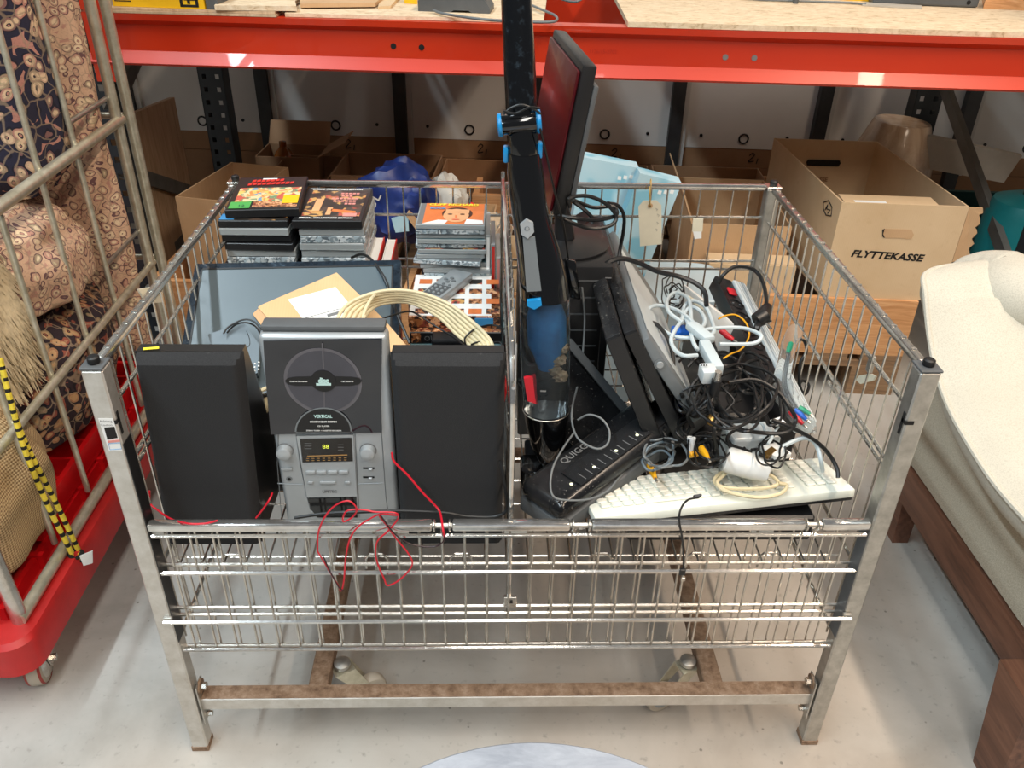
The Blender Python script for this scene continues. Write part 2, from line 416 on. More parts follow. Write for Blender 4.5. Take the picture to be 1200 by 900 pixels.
def picture(name, stops, sc=30):
    t = NT(name); nz = t.noise(sc, None, 2, .5, 1.0); vo = t.n('ShaderNodeTexVoronoi'); vo.inputs['Scale'].default_value = sc*1.6; t.L(t.co(), vo.inputs['Vector'])
    sp_ = t.n('ShaderNodeSeparateColor'); t.L(vo.outputs['Color'], sp_.inputs[0])
    m2 = t.n('ShaderNodeMath', operation='MULTIPLY_ADD'); t.L(sp_.outputs[0], m2.inputs[0]); m2.inputs[1].default_value = .6; t.L(nz, m2.inputs[2])
    m3 = t.n('ShaderNodeMath', operation='MULTIPLY'); t.L(m2.outputs[0], m3.inputs[0]); m3.inputs[1].default_value = .75
    t.set(Base_Color=t.ramp(m3.outputs[0], stops, 'CONSTANT'), Roughness=.3)
picture('picture_bright', [(0, '#6f99b8'), (.38, '#e7c06a'), (.5, '#d98a4f'), (.58, '#e8cda0'), (.68, '#6f8f6a'), (.78, '#c25a4a')], 34)
picture('picture_dark', [(0, '#2a2724'), (.55, '#4a3b32'), (.66, '#c79a5a'), (.74, '#b0503f'), (.8, '#4c4038')], 26)
picture('picture_faces', [(0, '#3d2a22'), (.45, '#a3683f'), (.58, '#d9a377'), (.7, '#7d3b2c'), (.8, '#2a2320')], 60)
picture('case_edges', [(0, '#aab4b8'), (.4, '#7e8b91'), (.5, '#c5cdd0'), (.62, '#59646b'), (.72, '#9fb0b8')], 50)
# ================================================================== STRUCTURE
tag(MB().box(-5, 5, -4, 7, -.1, 0).build('floor', 'concrete'), kind='structure')
# rack frame of reference: the rack and the wall behind are turned a little against the bin
RA = math.radians(-4.5); REX = V((math.cos(RA), math.sin(RA), 0)); REY = V((-math.sin(RA), math.cos(RA), 0)); RO = V((.025, 1.33, 0))
def rk(lx, ly, z): return RO + REX*lx + REY*ly + V((0,0,z))
def atr(px, py, ly):  # pixel on a plane parallel to the rack front
    return atp(px, py, rk(0, ly, 0), REY)
def loc(p): q = p-RO; return q.dot(REX), q.dot(REY), p.z
def rbx(mb, x0, x1, y0, y1, z0, z1, m=0): return mb.obox(rk(x0, y0, z0), REX*(x1-x0), REY*(y1-y0), V((0,0,z1-z0)), m)
WLY = 1.5
seam = loc(atr(600, 165, WLY))[2]
wall = tag(rbx(MB(), -3.2, 3.6, WLY+.012, WLY+.15, 0, 2.8).build('wall_back', 'wall_white'), kind='structure')
stud_x = [loc(atr(px, 140, WLY-.03))[0] for px in (313, 470, 792, 962)]
stp = .63*(WLY/1.5); studs = [stud_x[0]-2*.62, stud_x[0]-.62, stud_x[0], stud_x[1], (stud_x[1]+stud_x[2])/2, stud_x[2], stud_x[3], stud_x[3]+.62, stud_x[3]+1.24]
for a, b in zip(studs[:-1], studs[1:]):
    rbx(MB(), a+.012, b-.012, WLY-.006, WLY+.012, seam, 2.6).build('panel', 'wall_white', wall)
    bd = rbx(MB(), a+.005, b-.005, WLY-.004, WLY+.012, seam-.085, seam-.002).build('kick_board', 'card_brown', wall)
    bd2 = rbx(MB(), a+.005, b-.005, WLY-.008, WLY+.012, .0, seam-.087).build('kick_board', 'card_brown', wall)
    c_ = (a+b)/2
    pts = [rk(c_+.02*math.cos(q*math.pi/8), WLY-.007, seam+.045+.02*math.sin(q*math.pi/8)) for q in range(16)]
    MB().tube(pts, .004, 6, closed=True).build('grommet', 'black', wall, smooth=True)
    for dx in (-.19, .19):
        MB().lathe([(.007, 0), (.007, .004)], rk(c_+dx, WLY-.006, seam+.055), -REY, 10).build('screw', 'black', wall)
    # pencil figures on the brown board
    q0 = rk(c_+.05, WLY-.0055, seam-.03)
    s2 = [q0+REX*x+V((0,0,z)) for x, z in ((-.012, 0), (0, .012), (.01, .002), (-.012, -.026), (.012, -.024))]
    MB().tube(spline(s2, 4), .0022, 5).build('handwriting', 'black_ink', wall)
    MB().tube([q0+REX*.028+V((0,0,-.012)), q0+REX*.024+V((0,0,-.036))], .0022, 5).build('handwriting', 'black_ink', wall)
for x in studs:
    rbx(MB(), x-.028, x+.028, WLY-.05, WLY-.007, 0, 2.6).build('stud', 'dark_stud', wall)
    rbx(MB(), x+.0285, x+.05, WLY-.03, WLY-.007, seam-.08, 2.6).build('stud_cover', 'edge_white', wall)

# ------------------------------------------------------------------ pallet rack
BZ0, BZ1 = .957, 1.086
rack = thing('pallet_rack', 'pallet rack with orange red beams and dark slotted uprights behind the wire bin', 'rack', rk(0, .55, 0))
UX0, UX1 = -1.25, 1.54
def upright(lx, ly, face):
    m = MB(); w, d = .1, .07; y0 = ly-d/2 if face < 0 else ly+d/2
    sgn = 1 if face < 0 else -1
    def bx(x0, x1, ya, yb, z0, z1):
        a, b = y0+sgn*ya, y0+sgn*yb
        rbx(m, x0, x1, min(a, b), max(a, b), z0, z1)
    H = 2.1
    for s in (-1, 1):
        bx(lx+s*w/2-(.004 if s > 0 else 0), lx+s*w/2+(.004 if s < 0 else 0), 0, d, 0, H)
        # perforated face: strips beside and bridges between the slots
    cols = [(-.05, -.034), (-.018, .018), (.034, .05)]
    for a, b in cols: bx(lx+a, lx+b, 0, .003, 0, H)
    z = 0
    while z < H:
        for a, b in ((-.034, -.018), (.018, .034)):
            bx(lx+a, lx+b, 0, .003, z, z+.032)
        z += .05
    bx(lx-.05, lx-.035, d-.003, d, 0, H); bx(lx+.035, lx+.05, d-.003, d, 0, H)
    u = m.build('upright', 'rack_blue', rack)
    rbx(MB(), lx-.07, lx+.07, ly-.06, ly+.06, 0, .006).build('foot_plate', 'rack_blue', u)
    return u
for lx in (UX0, UX1):
    upright(lx+(.09 if lx < 0 else 0), .035, -1); upright(lx, 1.1, -1)
    for (ya, za, yb, zb) in (((.06, .66, 1.08, .15), (.06, .70, 1.08, 1.2)) if lx < 0 else ((.06, .32, 1.08, .78), (.06, 1.25, 1.08, .80))):
        a, b = rk(lx+.012, ya, za), rk(lx+.012, yb, zb); dr = (b-a)
        up = dr.cross(REX).normalized()*.045
        MB().obox(a-up/2, dr, up, REX*.022).build('brace', 'grey_brace', rack)
    rbx(MB(), lx-.012, lx+.012, .06, 1.08, .20, .245).build('brace', 'grey_brace', rack)
prof = [(-.0, BZ0), (-.012, BZ0), (-.016, BZ0+.006), (.008, BZ0+.034), (.008, BZ0+.099), (-.010, BZ0+.113), (-.012, BZ1), (.04, BZ1), (.04, BZ0)]
def beam(ly, flip=1):
    m = MB(); poly = [rk(UX0+.06, ly+flip*y, z) for y, z in prof]
    m.prism(poly, REX*(UX1-UX0-.12)); b = m.build('beam', 'red_paint', rack)
    for lx in (UX0+(.118 if flip > 0 else .028), UX1-.09): rbx(MB(), lx, lx+.06, ly-.012 if flip > 0 else ly-.02, ly+.03 if flip > 0 else ly+.012, BZ0-.045, BZ1+.03).build('end_connector', 'red_paint', b)
    return b
fb = beam(0); bb = beam(1.13, -1)
for (xa, xb) in ((UX0-2.6, UX0+.04), (UX1+.06, UX1+2.6)):  # unseen neighbour bays, added to block light falling behind the rack
    m = MB(); m.prism([rk(xa, y, z) for y, z in prof], REX*(xb-xa)); m.build('beam', 'red_paint', rack)
    rbx(MB(), xa, xb, -.005, 1.4, BZ1+.001, BZ1+.014).build('unseen_shade_board', 'chipboard', rack)
rbx(MB(), UX0+.07, UX1-.07, 1.075, 1.088, BZ0-.05, BZ1-.002).build('beam_inner_face', 'red_paint', bb)
for px, py, mt in ((461, 54, 'hole_black'), (494, 55.5, 'hole_black'), (850, 67, 'plug_grey'), (884, 68, 'plug_grey')):
    p = atr(px, py, .008); MB().lathe([(.0075, 0), (.0075, .0015)], p, -REY, 16).build('beam_hole', mt, fb)
p = atr(690, 62, .008); text('1126/15-2702', .013, p, REX, V((0,0,1)), 'red_emboss', fb, 'embossing', ext=.0008)

# boards lying on the beams; left ones lengthened backwards to shade the wall
zb = BZ1+.001
def board(name, label, poly_l, th, mt, z=zb):
    m = MB(); m.prism([rk(x, y, z) for x, y in poly_l], V((0,0,th))); return tag(m.build(name, mt), label, 'board')
xr = loc(atr(735, 33, 0))[0]
board('chipboard_sheet', 'wide speckled chipboard sheet on the rack right of the leaning monitor', [(xr, -.012), (UX1-.09, -.004), (UX1-.09, 1.16), (xr-.03, 1.16)], .013, 'chipboard')
x1 = loc(atr(637, 25, 0))[0]; x0 = loc(atr(334, 18, 0))[0]
board('plywood_sheet', 'pale plywood sheet on the rack behind the vacuum cleaner tube', [(x0, .0), (x1, .008), (x1, 1.4), (x0, 1.4)], .009, 'chipboard')
x2 = loc(atr(325, 18, 0))[0]
board('thin_board', 'thin pale board on the left end of the rack, lower of two', [(UX0+.1, -.012), (x2, -.012), (x2, 1.4), (UX0+.1, 1.4)], .0055, 'plywood')
board('thin_board', 'thin pale board at the rack\'s left end, directly under the yellow carton', [(UX0+.1, -.004), (x2-.004, -.006), (x2-.004, 1.4), (UX0+.1, 1.4)], .0055, 'plywood', zb+.0062)
ZT = zb+.0125
# yellow carton
p0 = atp(133, 7, V((0,0,ZT)), V((0,0,1))); p1 = atp(240, 11, V((0,0,ZT)), V((0,0,1)))
e = (p1-p0); n_ = V((-e.y, e.x, 0)).normalized()
yb = thing('yellow_carton', 'yellow carton with a black emblem on the thin boards at the top left', 'box', (p0+p1)/2)
MB().obox(p0, e, n_*.12, V((0,0,.09))).build('carton', 'box_yellow', yb)
eu = e.normalized()
for k in range(3):
    q = p0+eu*.006-n_*.0006+V((0,0,.012+.007*k)); MB().obox(q, eu*(.045-.006*k), n_*.0005, V((0,0,.0025))).build('print', 'black_ink', yb)
q = p0+e*.74-n_*.0006+V((0,0,.004))
for a, b, c_, d_ in ((0, .05, 0, .006), (0, .008, 0, .022), (.012, .05, .016, .022), (.042, .05, 0, .03), (.02, .028, .008, .018)):
    MB().obox(q+eu*a+V((0,0,c_)), eu*(b-a), n_*.0005, V((0,0,d_-c_))).build('emblem', 'black_ink', yb)
tag(MB().obox(p1+eu*.004+n_*.003, eu*.03+n_*.004, n_*.1, V((0,0,.07))).build('grey_case', 'dark_grey_plastic'), 'small dark grey case standing right beside the yellow carton', 'case')
# offcuts and flattened card on the shelf
def flat_on_shelf(name, label, cat, pix, th, mt, z):
    poly = [atp(x, y, V((0,0,z)), V((0,0,1))) for x, y in pix]
    return tag(MB().prism(poly, V((0,0,th))).build(name, mt), label, cat)
flat_on_shelf('wood_offcut', 'thin stepped wooden offcut lying right of the yellow carton', 'wood', [(252, 12), (348, 13), (345, 2), (262, 2)], .012, 'chipboard', ZT+.0005)
flat_on_shelf('flattened_carton', 'flattened brown carton lying on the plywood at the top of the picture', 'cardboard', [(352, 9), (440, 8), (470, -14), (350, -14)], .010, 'card', ZT+.0005)
flat_on_shelf('flattened_carton', 'second flattened carton under the first with its corner poking out', 'cardboard', [(443, 11), (458, 10), (478, -12), (452, -12)], .007, 'card_light', zb+.0095)
# grey bracket, cord
zp = zb+.0095
p0 = atp(490, 13, V((0,0,zp)), V((0,0,1))); p1 = atp(574, 16, V((0,0,zp)), V((0,0,1))); e = p1-p0; n_ = V((-e.y, e.x, 0)).normalized()
L_ = e.length; eu = e.normalized()
pr_ = [(0, 0), (L_*.45, 0), (L_*.5, .005), (L_*.7, .005), (L_*.75, 0), (L_, 0), (L_, .012), (L_*.9, .04), (L_*.78, .055), (L_*.1, .055), (0, .025)]
tag(MB().prism([p0+eu*a+V((0,0,b)) for a, b in pr_], n_*.09).build('plastic_bracket', 'dark_grey_plastic'), 'dark grey plastic bracket with an arched foot on the plywood sheet', 'bracket')
flat_on_shelf('yellow_tool', 'small yellow tool body left of the grey bracket', 'tool', [(474, 4), (489, 5), (488, -8), (476, -8)], .03, 'box_yellow', zp)
cp = [(508, 12, .004), (520, 16, .004), (560, 22, .004), (600, 25, .004), (640, 26, .005), (652, 24, .006), (650, 18, .006), (632, 10, .006), (620, 4, .006), (617, -4, .006), (640, -6, .006), (670, 2, .012), (683, -2, .02), (690, -10, .03)]
tag(MB().tube(spline([atp(x, y, V((0,0,zp+h+.003)), V((0,0,1))) for x, y, h in cp], 6), .0034, 8).build('mains_cable', 'cable_grey', smooth=True), 'dark grey cord trailing over the rack edge behind the vacuum tube', 'cord')
zc = zb+.0135
p0 = atp(1022, 5, V((0,0,zc)), V((0,0,1))); p1 = atp(1146, 9.5, V((0,0,zc)), V((0,0,1))); e = p1-p0; n_ = V((-e.y, e.x, 0)).normalized()
tl = thing('hand_tool', 'long dark grey tool body with a round hole on the chipboard sheet', 'tool', (p0+p1)/2)
MB().rbox(p0, e, n_*.06, V((0,0,.05)), .006).build('body', 'dark_grey_plastic', tl)
MB().lathe([(.006, 0), (.006, .001)], p0+e*.9-n_*.0002+V((0,0,.014)), -n_, 12).build('hole', 'hole_black', tl)
flat_on_shelf('wood_offcut', 'pale offcut strip lying before the long grey tool', 'wood', [(1010, 7), (1080, 11), (1080, 8), (1012, 4)], .004, 'pale_board', zc)
flat_on_shelf('wood_offcut', 'light wooden block at the top right corner on the chipboard', 'wood', [(1152, 10), (1215, 13), (1210, -8), (1150, -8)], .04, 'pine', zc)
flat_on_shelf('yellow_tool', 'yellow tool behind the long grey tool on the chipboard', 'tool', [(985, 0), (1024, 2), (1024, -10), (985, -10)], .03, 'box_yellow', zc)
tag(MB().tube(spline([atp(x, y, V((0,0,zc+.004)), V((0,0,1))) for x, y in ((850, -6), (880, -1), (930, 1), (990, 3), (1015, 5))], 5), .003, 8).build('slim_cord', 'cable_grey', smooth=True), 'thin cord lying on the chipboard left of the grey tool', 'cord')
p = atp(932, 4, V((0,0,zc)), V((0,0,1))); tag(MB().lathe([(.008, 0), (.008, .03), (.005, .04)], p, (0,0,1), 10).build('cord_plug', 'dark_grey_plastic', smooth=True), 'small dark peg standing on the chipboard edge', 'plug')
# ------------------------------------------------------------------ pallets with collars under the rack
def pallet(lx0, label_p, label_c, ly0=-.045, w=.8):
    d = 1.15
    P = thing('pallet', label_p, 'pallet', rk(lx0+w/2, ly0+d/2, 0), 'pallets under the rack')
    for x in (0, w/2-.0725, w-.145):
        for y in (0, .5, 1.0): rbx(MB(), lx0+x, lx0+x+.145, ly0+y, ly0+y+.145, .022, .1).build('block', 'pallet_wood', P)
        rbx(MB(), lx0+x, lx0+x+.145, ly0, ly0+d, 0, .0215).build('bottom_board', 'pallet_wood', P)
    for y in (0, .5, 1.0): rbx(MB(), lx0, lx0+w, ly0+y, ly0+y+.145, .1005, .122).build('cross_board', 'pallet_wood', P)
    for k in range(5): rbx(MB(), lx0+k*(w-.128)/4, lx0+k*(w-.128)/4+.128, ly0, ly0+d, .1225, .144).build('deck_board', 'pallet_wood', P)
    Cc = thing('pallet_collar', label_c, 'pallet collar', rk(lx0+w/2, ly0+d/2, .1445), 'pallet collars')
    z0, z1 = .1445, .335
    rbx(MB(), lx0, lx0+w, ly0, ly0+.02, z0, z1).build('plank', 'pine', Cc); rbx(MB(), lx0, lx0+w, ly0+d-.02, ly0+d, z0, z1).build('plank', 'pine', Cc)
    rbx(MB(), lx0, lx0+.02, ly0+.0205, ly0+d-.0205, z0, z1).build('plank', 'pine', Cc); rbx(MB(), lx0+w-.02, lx0+w, ly0+.0205, ly0+d-.0205, z0, z1).build('plank', 'pine', Cc)
PX = .435
pallet(PX, 'rough pallet under the moving box at the right end of the rack', 'orange pine pallet collar around the foot of the moving box', ly0=.02)
pallet(-.285, 'rough pallet under the rack straight behind the middle of the wire bin', 'pine pallet collar straight behind the middle of the wire bin', w=.7)
pallet(-1.10, 'rough pallet under the rack behind the left end of the wire bin', 'pine pallet collar behind the left end of the wire bin')

def carton(name, label, o, u, v, h, mt='card', th=.005, flaps=(), group=None, tilt=0):
    """open carton: o = base corner, u/v = base edges"""
    o, u, v = V(o), V(u), V(v); z = V((0,0,1)); un, vn = u.normalized(), v.normalized()
    T = thing(name, label, 'box', o+u/2+v/2, group)
    MB().obox(o, u, v, z*th).build('bottom', mt, T)
    MB().obox(o+z*th, u, vn*th, z*(h-th)).build('side', mt, T); MB().obox(o+v-vn*th+z*th, u, vn*th, z*(h-th)).build('side', mt, T)
    MB().obox(o+vn*th+z*th, un*th, v-vn*2*th, z*(h-th)).build('side', mt, T); MB().obox(o+u-un*th+vn*th+z*th, un*th, v-vn*2*th, z*(h-th)).build('side', mt, T)
    for f in flaps:
        # f = (edge, length, angle from horizontal outwards)
        ed, ln, a = f; ca, sa = math.cos(a), math.sin(a)
        q, al, out = {'f': (o, u, -vn), 'b': (o+v, u, vn), 'l': (o, v, -un), 'r': (o+u, v, un)}[ed]
        dr = out*ca+z*sa; MB().obox(q+z*h, al, dr*ln, dr.cross(al).normalized()*th*.8).build('flap', mt, T)
    return T
# moving box
zb0 = .3358
fl = at(987, 237, Y=1.285); bx0 = loc(fl)[0]; by0 = loc(fl)[1]; top = fl.z
bw = (at(1136, 243, Y=1.257)-fl).dot(REX)
BEY = (Matrix.Rotation(math.radians(5.5), 3, 'Z') @ REY)
mv = carton('moving_box', 'open brown moving box lettered FLYTTEKASSE on the right-hand pallet', rk(bx0, by0, zb0), REX*bw, BEY*.64, top-zb0, 'card_light')
nf = -REY
def onf(px, py, d=.0006): return atp(px, py, rk(bx0, by0, 0)+nf*d, nf)
a = onf(997, 300); b = onf(1092, 306.5)
text('FLYTTEKASSE', .0302, onf(996.5, 300.5), (b-a), V((0,0,1)), 'black_ink', mv, shear=.22, bold=.0011, sx=(b-a).length/.207)
hp = [onf(x, y) for x, y in ((1036, 268), (1068, 269), (1071, 275), (1068, 280), (1062, 280), (1056, 279), (1038, 279), (1034, 275))]
decal(hp, nf, 'card', mv, 'hand_hole')
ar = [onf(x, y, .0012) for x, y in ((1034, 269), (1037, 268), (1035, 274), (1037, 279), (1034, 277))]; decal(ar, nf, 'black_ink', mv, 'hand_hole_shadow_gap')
BEX = BEY.cross(V((0,0,1))); lp = rk(bx0, by0, 0)-BEX*.0008
sq = [atp(x, y, lp, BEX) for x, y in ((965, 237), (971, 235), (975, 243), (974, 253), (968, 252), (965, 245))]
MB().tube(sq, .0018, 5, closed=True).build('emblem', 'black_ink', mv)
MB().tube([atp(x, y, lp, BEX) for x, y in ((967, 246), (970, 240), (969, 245), (973, 246), (970, 250))], .0018, 5).build('emblem', 'black_ink', mv)
hb = [rk(bx0+bw*.36+dx-.06, by0+.628, top-.09+dz) for dx, dz in ((0, 0), (.11, 0), (.115, .012), (.11, .022), (0, .022), (-.005, .012))]
decal(hb, -REY, 'black_ink', mv, 'hand_hole')
text('FLYTTEKASSE', .02, rk(bx0+.03, by0+.628, top-.145), REX, V((0,0,1)), 'card_brown', mv, bold=.0008)
rp = rk(bx0+bw, by0, top)
m = MB(); nn = 14; poly = []
for k in range(nn+1):
    s_ = k/nn; poly.append(rp+REX*(.035+.006*math.sin(k*2.1)+.01*s_)+V((0,0,-.16*s_-.004*math.sin(k*1.7)))+REY*(-.005+.01*s_))
m.prism([rp+V((0,0,-.002))+REX*.001]+poly+[rp+V((0,0,-.17))+REX*.001], REY*.004); m.build('torn_flap', 'card', mv)
q = rk(bx0+.012, by0+.012, top-.05)
tag(MB().obox(q, REX*(bw-.09), REY*.07, V((0,0,.046))).build('flat_carton', 'card_light'), 'flat carton with a white label packed inside the moving box', 'box')
tag(MB().obox(rk(bx0+.012, by0+.012, zb0+.0055), REX*(bw-.05), REY*.08, V((0,0,top-.051-zb0-.0055))).build('packed_carton', 'card'), 'brown carton packed low inside the moving box', 'box')
decal([q+REX*a+V((0,0,.046))+REY*b for a, b in ((.03, .0), (.12, 0), (.12, .02), (.03, .02))], (0,0,1), 'print_white', bpy.data.objects['flat_carton'], 'label')

# cartons on the pallets behind the bin
ztop = .56
def pz(px, py, z): return atp(px, py, V((0,0,z)), V((0,0,1)))
a = pz(222, 232, .545); b = pz(271, 190, .545); c_ = pz(338, 196, .545)
u = (c_-b); v = (b-a); v = v-u.normalized()*v.dot(u.normalized())
carton('open_carton', 'open brown carton behind the back left corner of the bin', V((b.x-v.x, b.y-v.y, .15)), V((u.x, u.y, 0)), v, .395, 'card', flaps=())
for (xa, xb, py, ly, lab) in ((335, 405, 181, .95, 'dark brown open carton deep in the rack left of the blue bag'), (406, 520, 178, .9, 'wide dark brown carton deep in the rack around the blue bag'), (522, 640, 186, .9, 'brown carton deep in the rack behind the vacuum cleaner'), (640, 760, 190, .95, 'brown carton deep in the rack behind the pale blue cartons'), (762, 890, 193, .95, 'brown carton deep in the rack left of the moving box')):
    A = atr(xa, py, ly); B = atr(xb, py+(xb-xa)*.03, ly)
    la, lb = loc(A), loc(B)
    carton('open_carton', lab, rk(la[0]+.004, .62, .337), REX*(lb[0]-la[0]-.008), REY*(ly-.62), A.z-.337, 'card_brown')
# cartons seen through the back mesh right of the tag
carton('open_carton', 'open carton seen through the back mesh just left of the moving box', rk(.55, .14, .15), REX*.30, REY*.44, .36, 'card', flaps=(('l', .09, 1.2),))
cc = carton('small_carton', 'small tan carton lower down behind the back right corner of the bin', rk(.60, .05, .15), REX*.26, REY*.08, .27, 'card_light')
MB().obox(rk(.602, .055, .4205), REX*.256, REY*.07, V((0,0,.003))).build('lid', 'card_light', cc)
carton('open_carton', 'brown carton with a raised flap behind the blue bag', rk(-.26, .0, .15), REX*.20, REY*.3, .34, 'card', flaps=(('f', .10, .7), ('l', .08, 1.0)))
carton('tan_carton', 'tan carton behind the compact disc stack', rk(-.04, .0, .15), REX*.28, REY*.24, .26, 'card_light', flaps=(('l', .09, .5),))
# wooden crate
A = atr(553, 193, .42); lc = loc(A)
wc = thing('wooden_crate', 'tall orange wooden crate board standing behind the divider', 'crate', rk(lc[0]+.06, .45, .15))
for k in range(5): rbx(MB(), lc[0], lc[0]+.13, .42, .438, .15+.066*k, .15+.066*k+.063).build('board', 'pine', wc)
rbx(MB(), lc[0], lc[0]+.02, .4385, .62, .15, .47).build('post', 'pine', wc); rbx(MB(), lc[0]+.11, lc[0]+.13, .4385, .62, .15, .47).build('post', 'pine', wc)
def lump(name, label, cat, c, r, mt, seed, amp=.25, fr=6, parent=None, sub=4, fold=0):
    bm = bmesh.new(); bmesh.ops.create_icosphere(bm, subdivisions=sub, radius=1)
    m = MB(); c = V(c); r = V(r)
    for v in bm.verts:
        n = v.co.normalized(); k = 1+amp*mnoise.noise(n*fr*.35+V((seed, 0, 0)))+amp*.5*abs(mnoise.noise(n*fr+V((0, seed, 0))))-fold*abs(mnoise.noise(n*fr*2.2+V((seed, seed, 0))))
        v.co = V((n.x*r.x, n.y*r.y, n.z*r.z))*k
    bm.verts.index_update()
    m.add([c+v.co for v in bm.verts], [[v.index for v in f.verts] for f in bm.faces]); bm.free()
    o = m.build(name, mt, parent, smooth=True)
    if parent is None: tag(o, label, cat)
    return o
# blue carrier bag and its white neighbour
bc = atr(462, 222, .12)
blue = lump('carrier_bag', 'crumpled dark blue carrier bag with pale lettering behind the bin', 'bag', bc+V((0,0,-.045)), (.13, .09, .125), 'bag_blue', 3.1, .3, 5, fold=.18)
text('JUL', .045, bc+V((-.055, -.13, -.03)), V((.5, 0, .86)), V((-.86, 0, .5)), 'bag_white', blue, 'print')
decal([bc+V((x, -.12, z)) for x, z in ((.01, -.09), (.05, -.085), (.05, -.03), (.0, -.045))], (0,-1,0), 'tissue_blue', blue, 'print')
lump('carrier_bag', 'crumpled white plastic bag right beside the dark blue bag', 'bag', atr(520, 232, .2)+V((0,0,-.05)), (.085, .07, .12), 'bag_white', 5.7, .3, 5, fold=.2)
lump('produce_bag', 'clear crinkled plastic bag behind the back rail near the divider', 'bag', atr(562, 262, -.12)+V((0,0,-.02)), (.085, .06, .06), 'clear_bag', 9.2, .25, 6, fold=.12)
MB().lathe([(.004, 0), (.011, .004), (.012, .01), (.006, .016)], atr(552, 244, -.19), (0,-.4,1), 12).build('red_cap', 'plug_red', bpy.data.objects['produce_bag'], smooth=True)
# pale blue cartons leaning behind the back rail
def slab(name, label, cat, px4, ly, th, mt):
    P = [atr(x, y, ly) for x, y in px4]; return tag(MB().prism(P, REY*th).build(name, mt), label, cat)
tub = thing('plastic_tub', 'pale translucent plastic tub on the floor behind the back mesh below the tag', 'tub', (.40, 1.06, 0))
TZ = .50
rg = lambda k, z: [V((.40+.19*k*math.copysign(abs(math.cos(2*math.pi*j/40))**.4, math.cos(2*math.pi*j/40)), 1.04+.12*k*math.copysign(abs(math.sin(2*math.pi*j/40))**.4, math.sin(2*math.pi*j/40)), z)) for j in range(40)]
MB().loft([rg(.86, 0), rg(.88, .01), rg(.98, TZ-.02)]).build('body', 'tub_pale', tub, smooth=True)
MB().loft([rg(1.0, TZ-.0195), rg(1.03, TZ-.016), rg(1.03, TZ-.004), rg(1.0, TZ)]).build('lid', 'tub_pale', tub, smooth=True)
def slab2(name, label, px4, y, th, lean):
    P = [at(x, yy, Y=y+(0 if k in (0, 3) else lean)) for k, (x, yy) in enumerate(px4)]
    o = tag(MB().prism(P, V((0, th, 0))).build(name, 'tissue_blue'), label, 'box'); return o, P
t1, P1_ = slab2('tissue_carton', 'pale blue patterned carton leaning leftmost of two behind the monitor', [(660, 322), (683, 184), (749, 197), (708, 322)], .98, .05, .03)
t2, P2_ = slab2('tissue_carton', 'pale blue patterned carton leaning nearer the string tag', [(702, 332), (750, 203), (799, 215), (752, 332)], .92, .05, .03)
for t_, P_ in ((t1, P1_), (t2, P2_)):
    ex_ = (P_[2]-P_[1]).normalized(); ez_ = (P_[0]-P_[1]).normalized(); nn2 = ez_.cross(ex_).normalized()
    if nn2.y > 0: nn2 = -nn2
    for k in range(3):
        q = P_[2]-ex_*(.02+.014*k)+ez_*(.02+.004*k); decal([q, q+ex_*.009, q+ex_*.009+ez_*.009, q+ez_*.009], nn2, 'print_white', t_, 'symbol')
# leaning board and things at the far left under the rack
A, B = atr(142, 136, .3), atr(198, 114, .7)
tag(MB().prism([A, B, V((B.x, B.y, .146)), V((A.x, A.y, .146))], REX*.018+REY*.004).build('leaning_board', 'plywood'), 'stained wooden board standing on edge in the dark left end of the rack', 'board')
tag(MB().lathe([(.02, 0), (.045, .01), (.05, .05), (.03, .09), (.014, .11), (.014, .13)], rk(-.96, .96, .345), (0,0,1), 20).build('amber_bottle', 'amber', smooth=True), 'amber glass bottle glinting behind the stained board', 'bottle')
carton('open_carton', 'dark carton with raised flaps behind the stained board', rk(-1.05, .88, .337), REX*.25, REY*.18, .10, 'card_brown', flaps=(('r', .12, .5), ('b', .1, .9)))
# wrapped shade, pale board, gas bottle at the right
A = at(1040, 180, Y=2.2)
tag(MB().lathe([(.165, -.2), (.155, 0), (.105, .14), (.1, .145)], A+V((.02,0,-.02)), (.05,0,1), 28).build('wrapped_lampshade', 'wrap_film', smooth=True), 'lampshade wrapped in clear film behind the moving box', 'lampshade')
A, B = at(1088, 159, Y=2.1), at(1198, 183, Y=1.98); dn = V((-.01, 0, -.115))
tag(MB().prism([A, B, B+V((-.035,0,-.10)), A+V((.0,0,-.12))], V((.01, .03, 0))).build('foam_board', 'pale_board'), 'long pale board wrapped in film right of the moving box', 'board')
A = at(1157, 285, Y=1.55); gx = A.x+.118; gz = at(1180, 228, Y=1.6).z
gb = thing('gas_bottle', 'turquoise gas bottle half cut off at the right edge', 'gas bottle', V((gx, 1.6, 0)))
MB().lathe([(.09, .03), (.115, .06), (.115, gz-.06), (.10, gz-.02), (.05, gz)], V((gx, 1.6, 0)), (0,0,1), 28).build('shell', 'teal', gb, smooth=True)
MB().lathe([(.1, 0), (.1, .045)], V((gx, 1.6, 0)), (0,0,1), 28).build('foot_ring', 'dark_teal', gb, smooth=True)
MB().lathe([(.02, 0), (.02, .04), (.03, .04), (.03, .07)], V((gx, 1.6, gz)), (0,0,1), 14).build('valve', 'dark_teal', gb, smooth=True)
dc = thing('filler_crate', 'dark green crate made up for a dark greenish patch behind the gas bottle', 'crate', rk(UX1+.3, .5, 0))  # crate invented to fill a dark greenish patch
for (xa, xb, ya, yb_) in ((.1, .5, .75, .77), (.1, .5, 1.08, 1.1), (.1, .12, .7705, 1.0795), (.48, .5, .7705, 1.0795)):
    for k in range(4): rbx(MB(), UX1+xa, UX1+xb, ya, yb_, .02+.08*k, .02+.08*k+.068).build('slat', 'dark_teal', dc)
rbx(MB(), UX1+.1, UX1+.5, .75, 1.1, 0, .0195).build('bottom', 'dark_teal', dc)
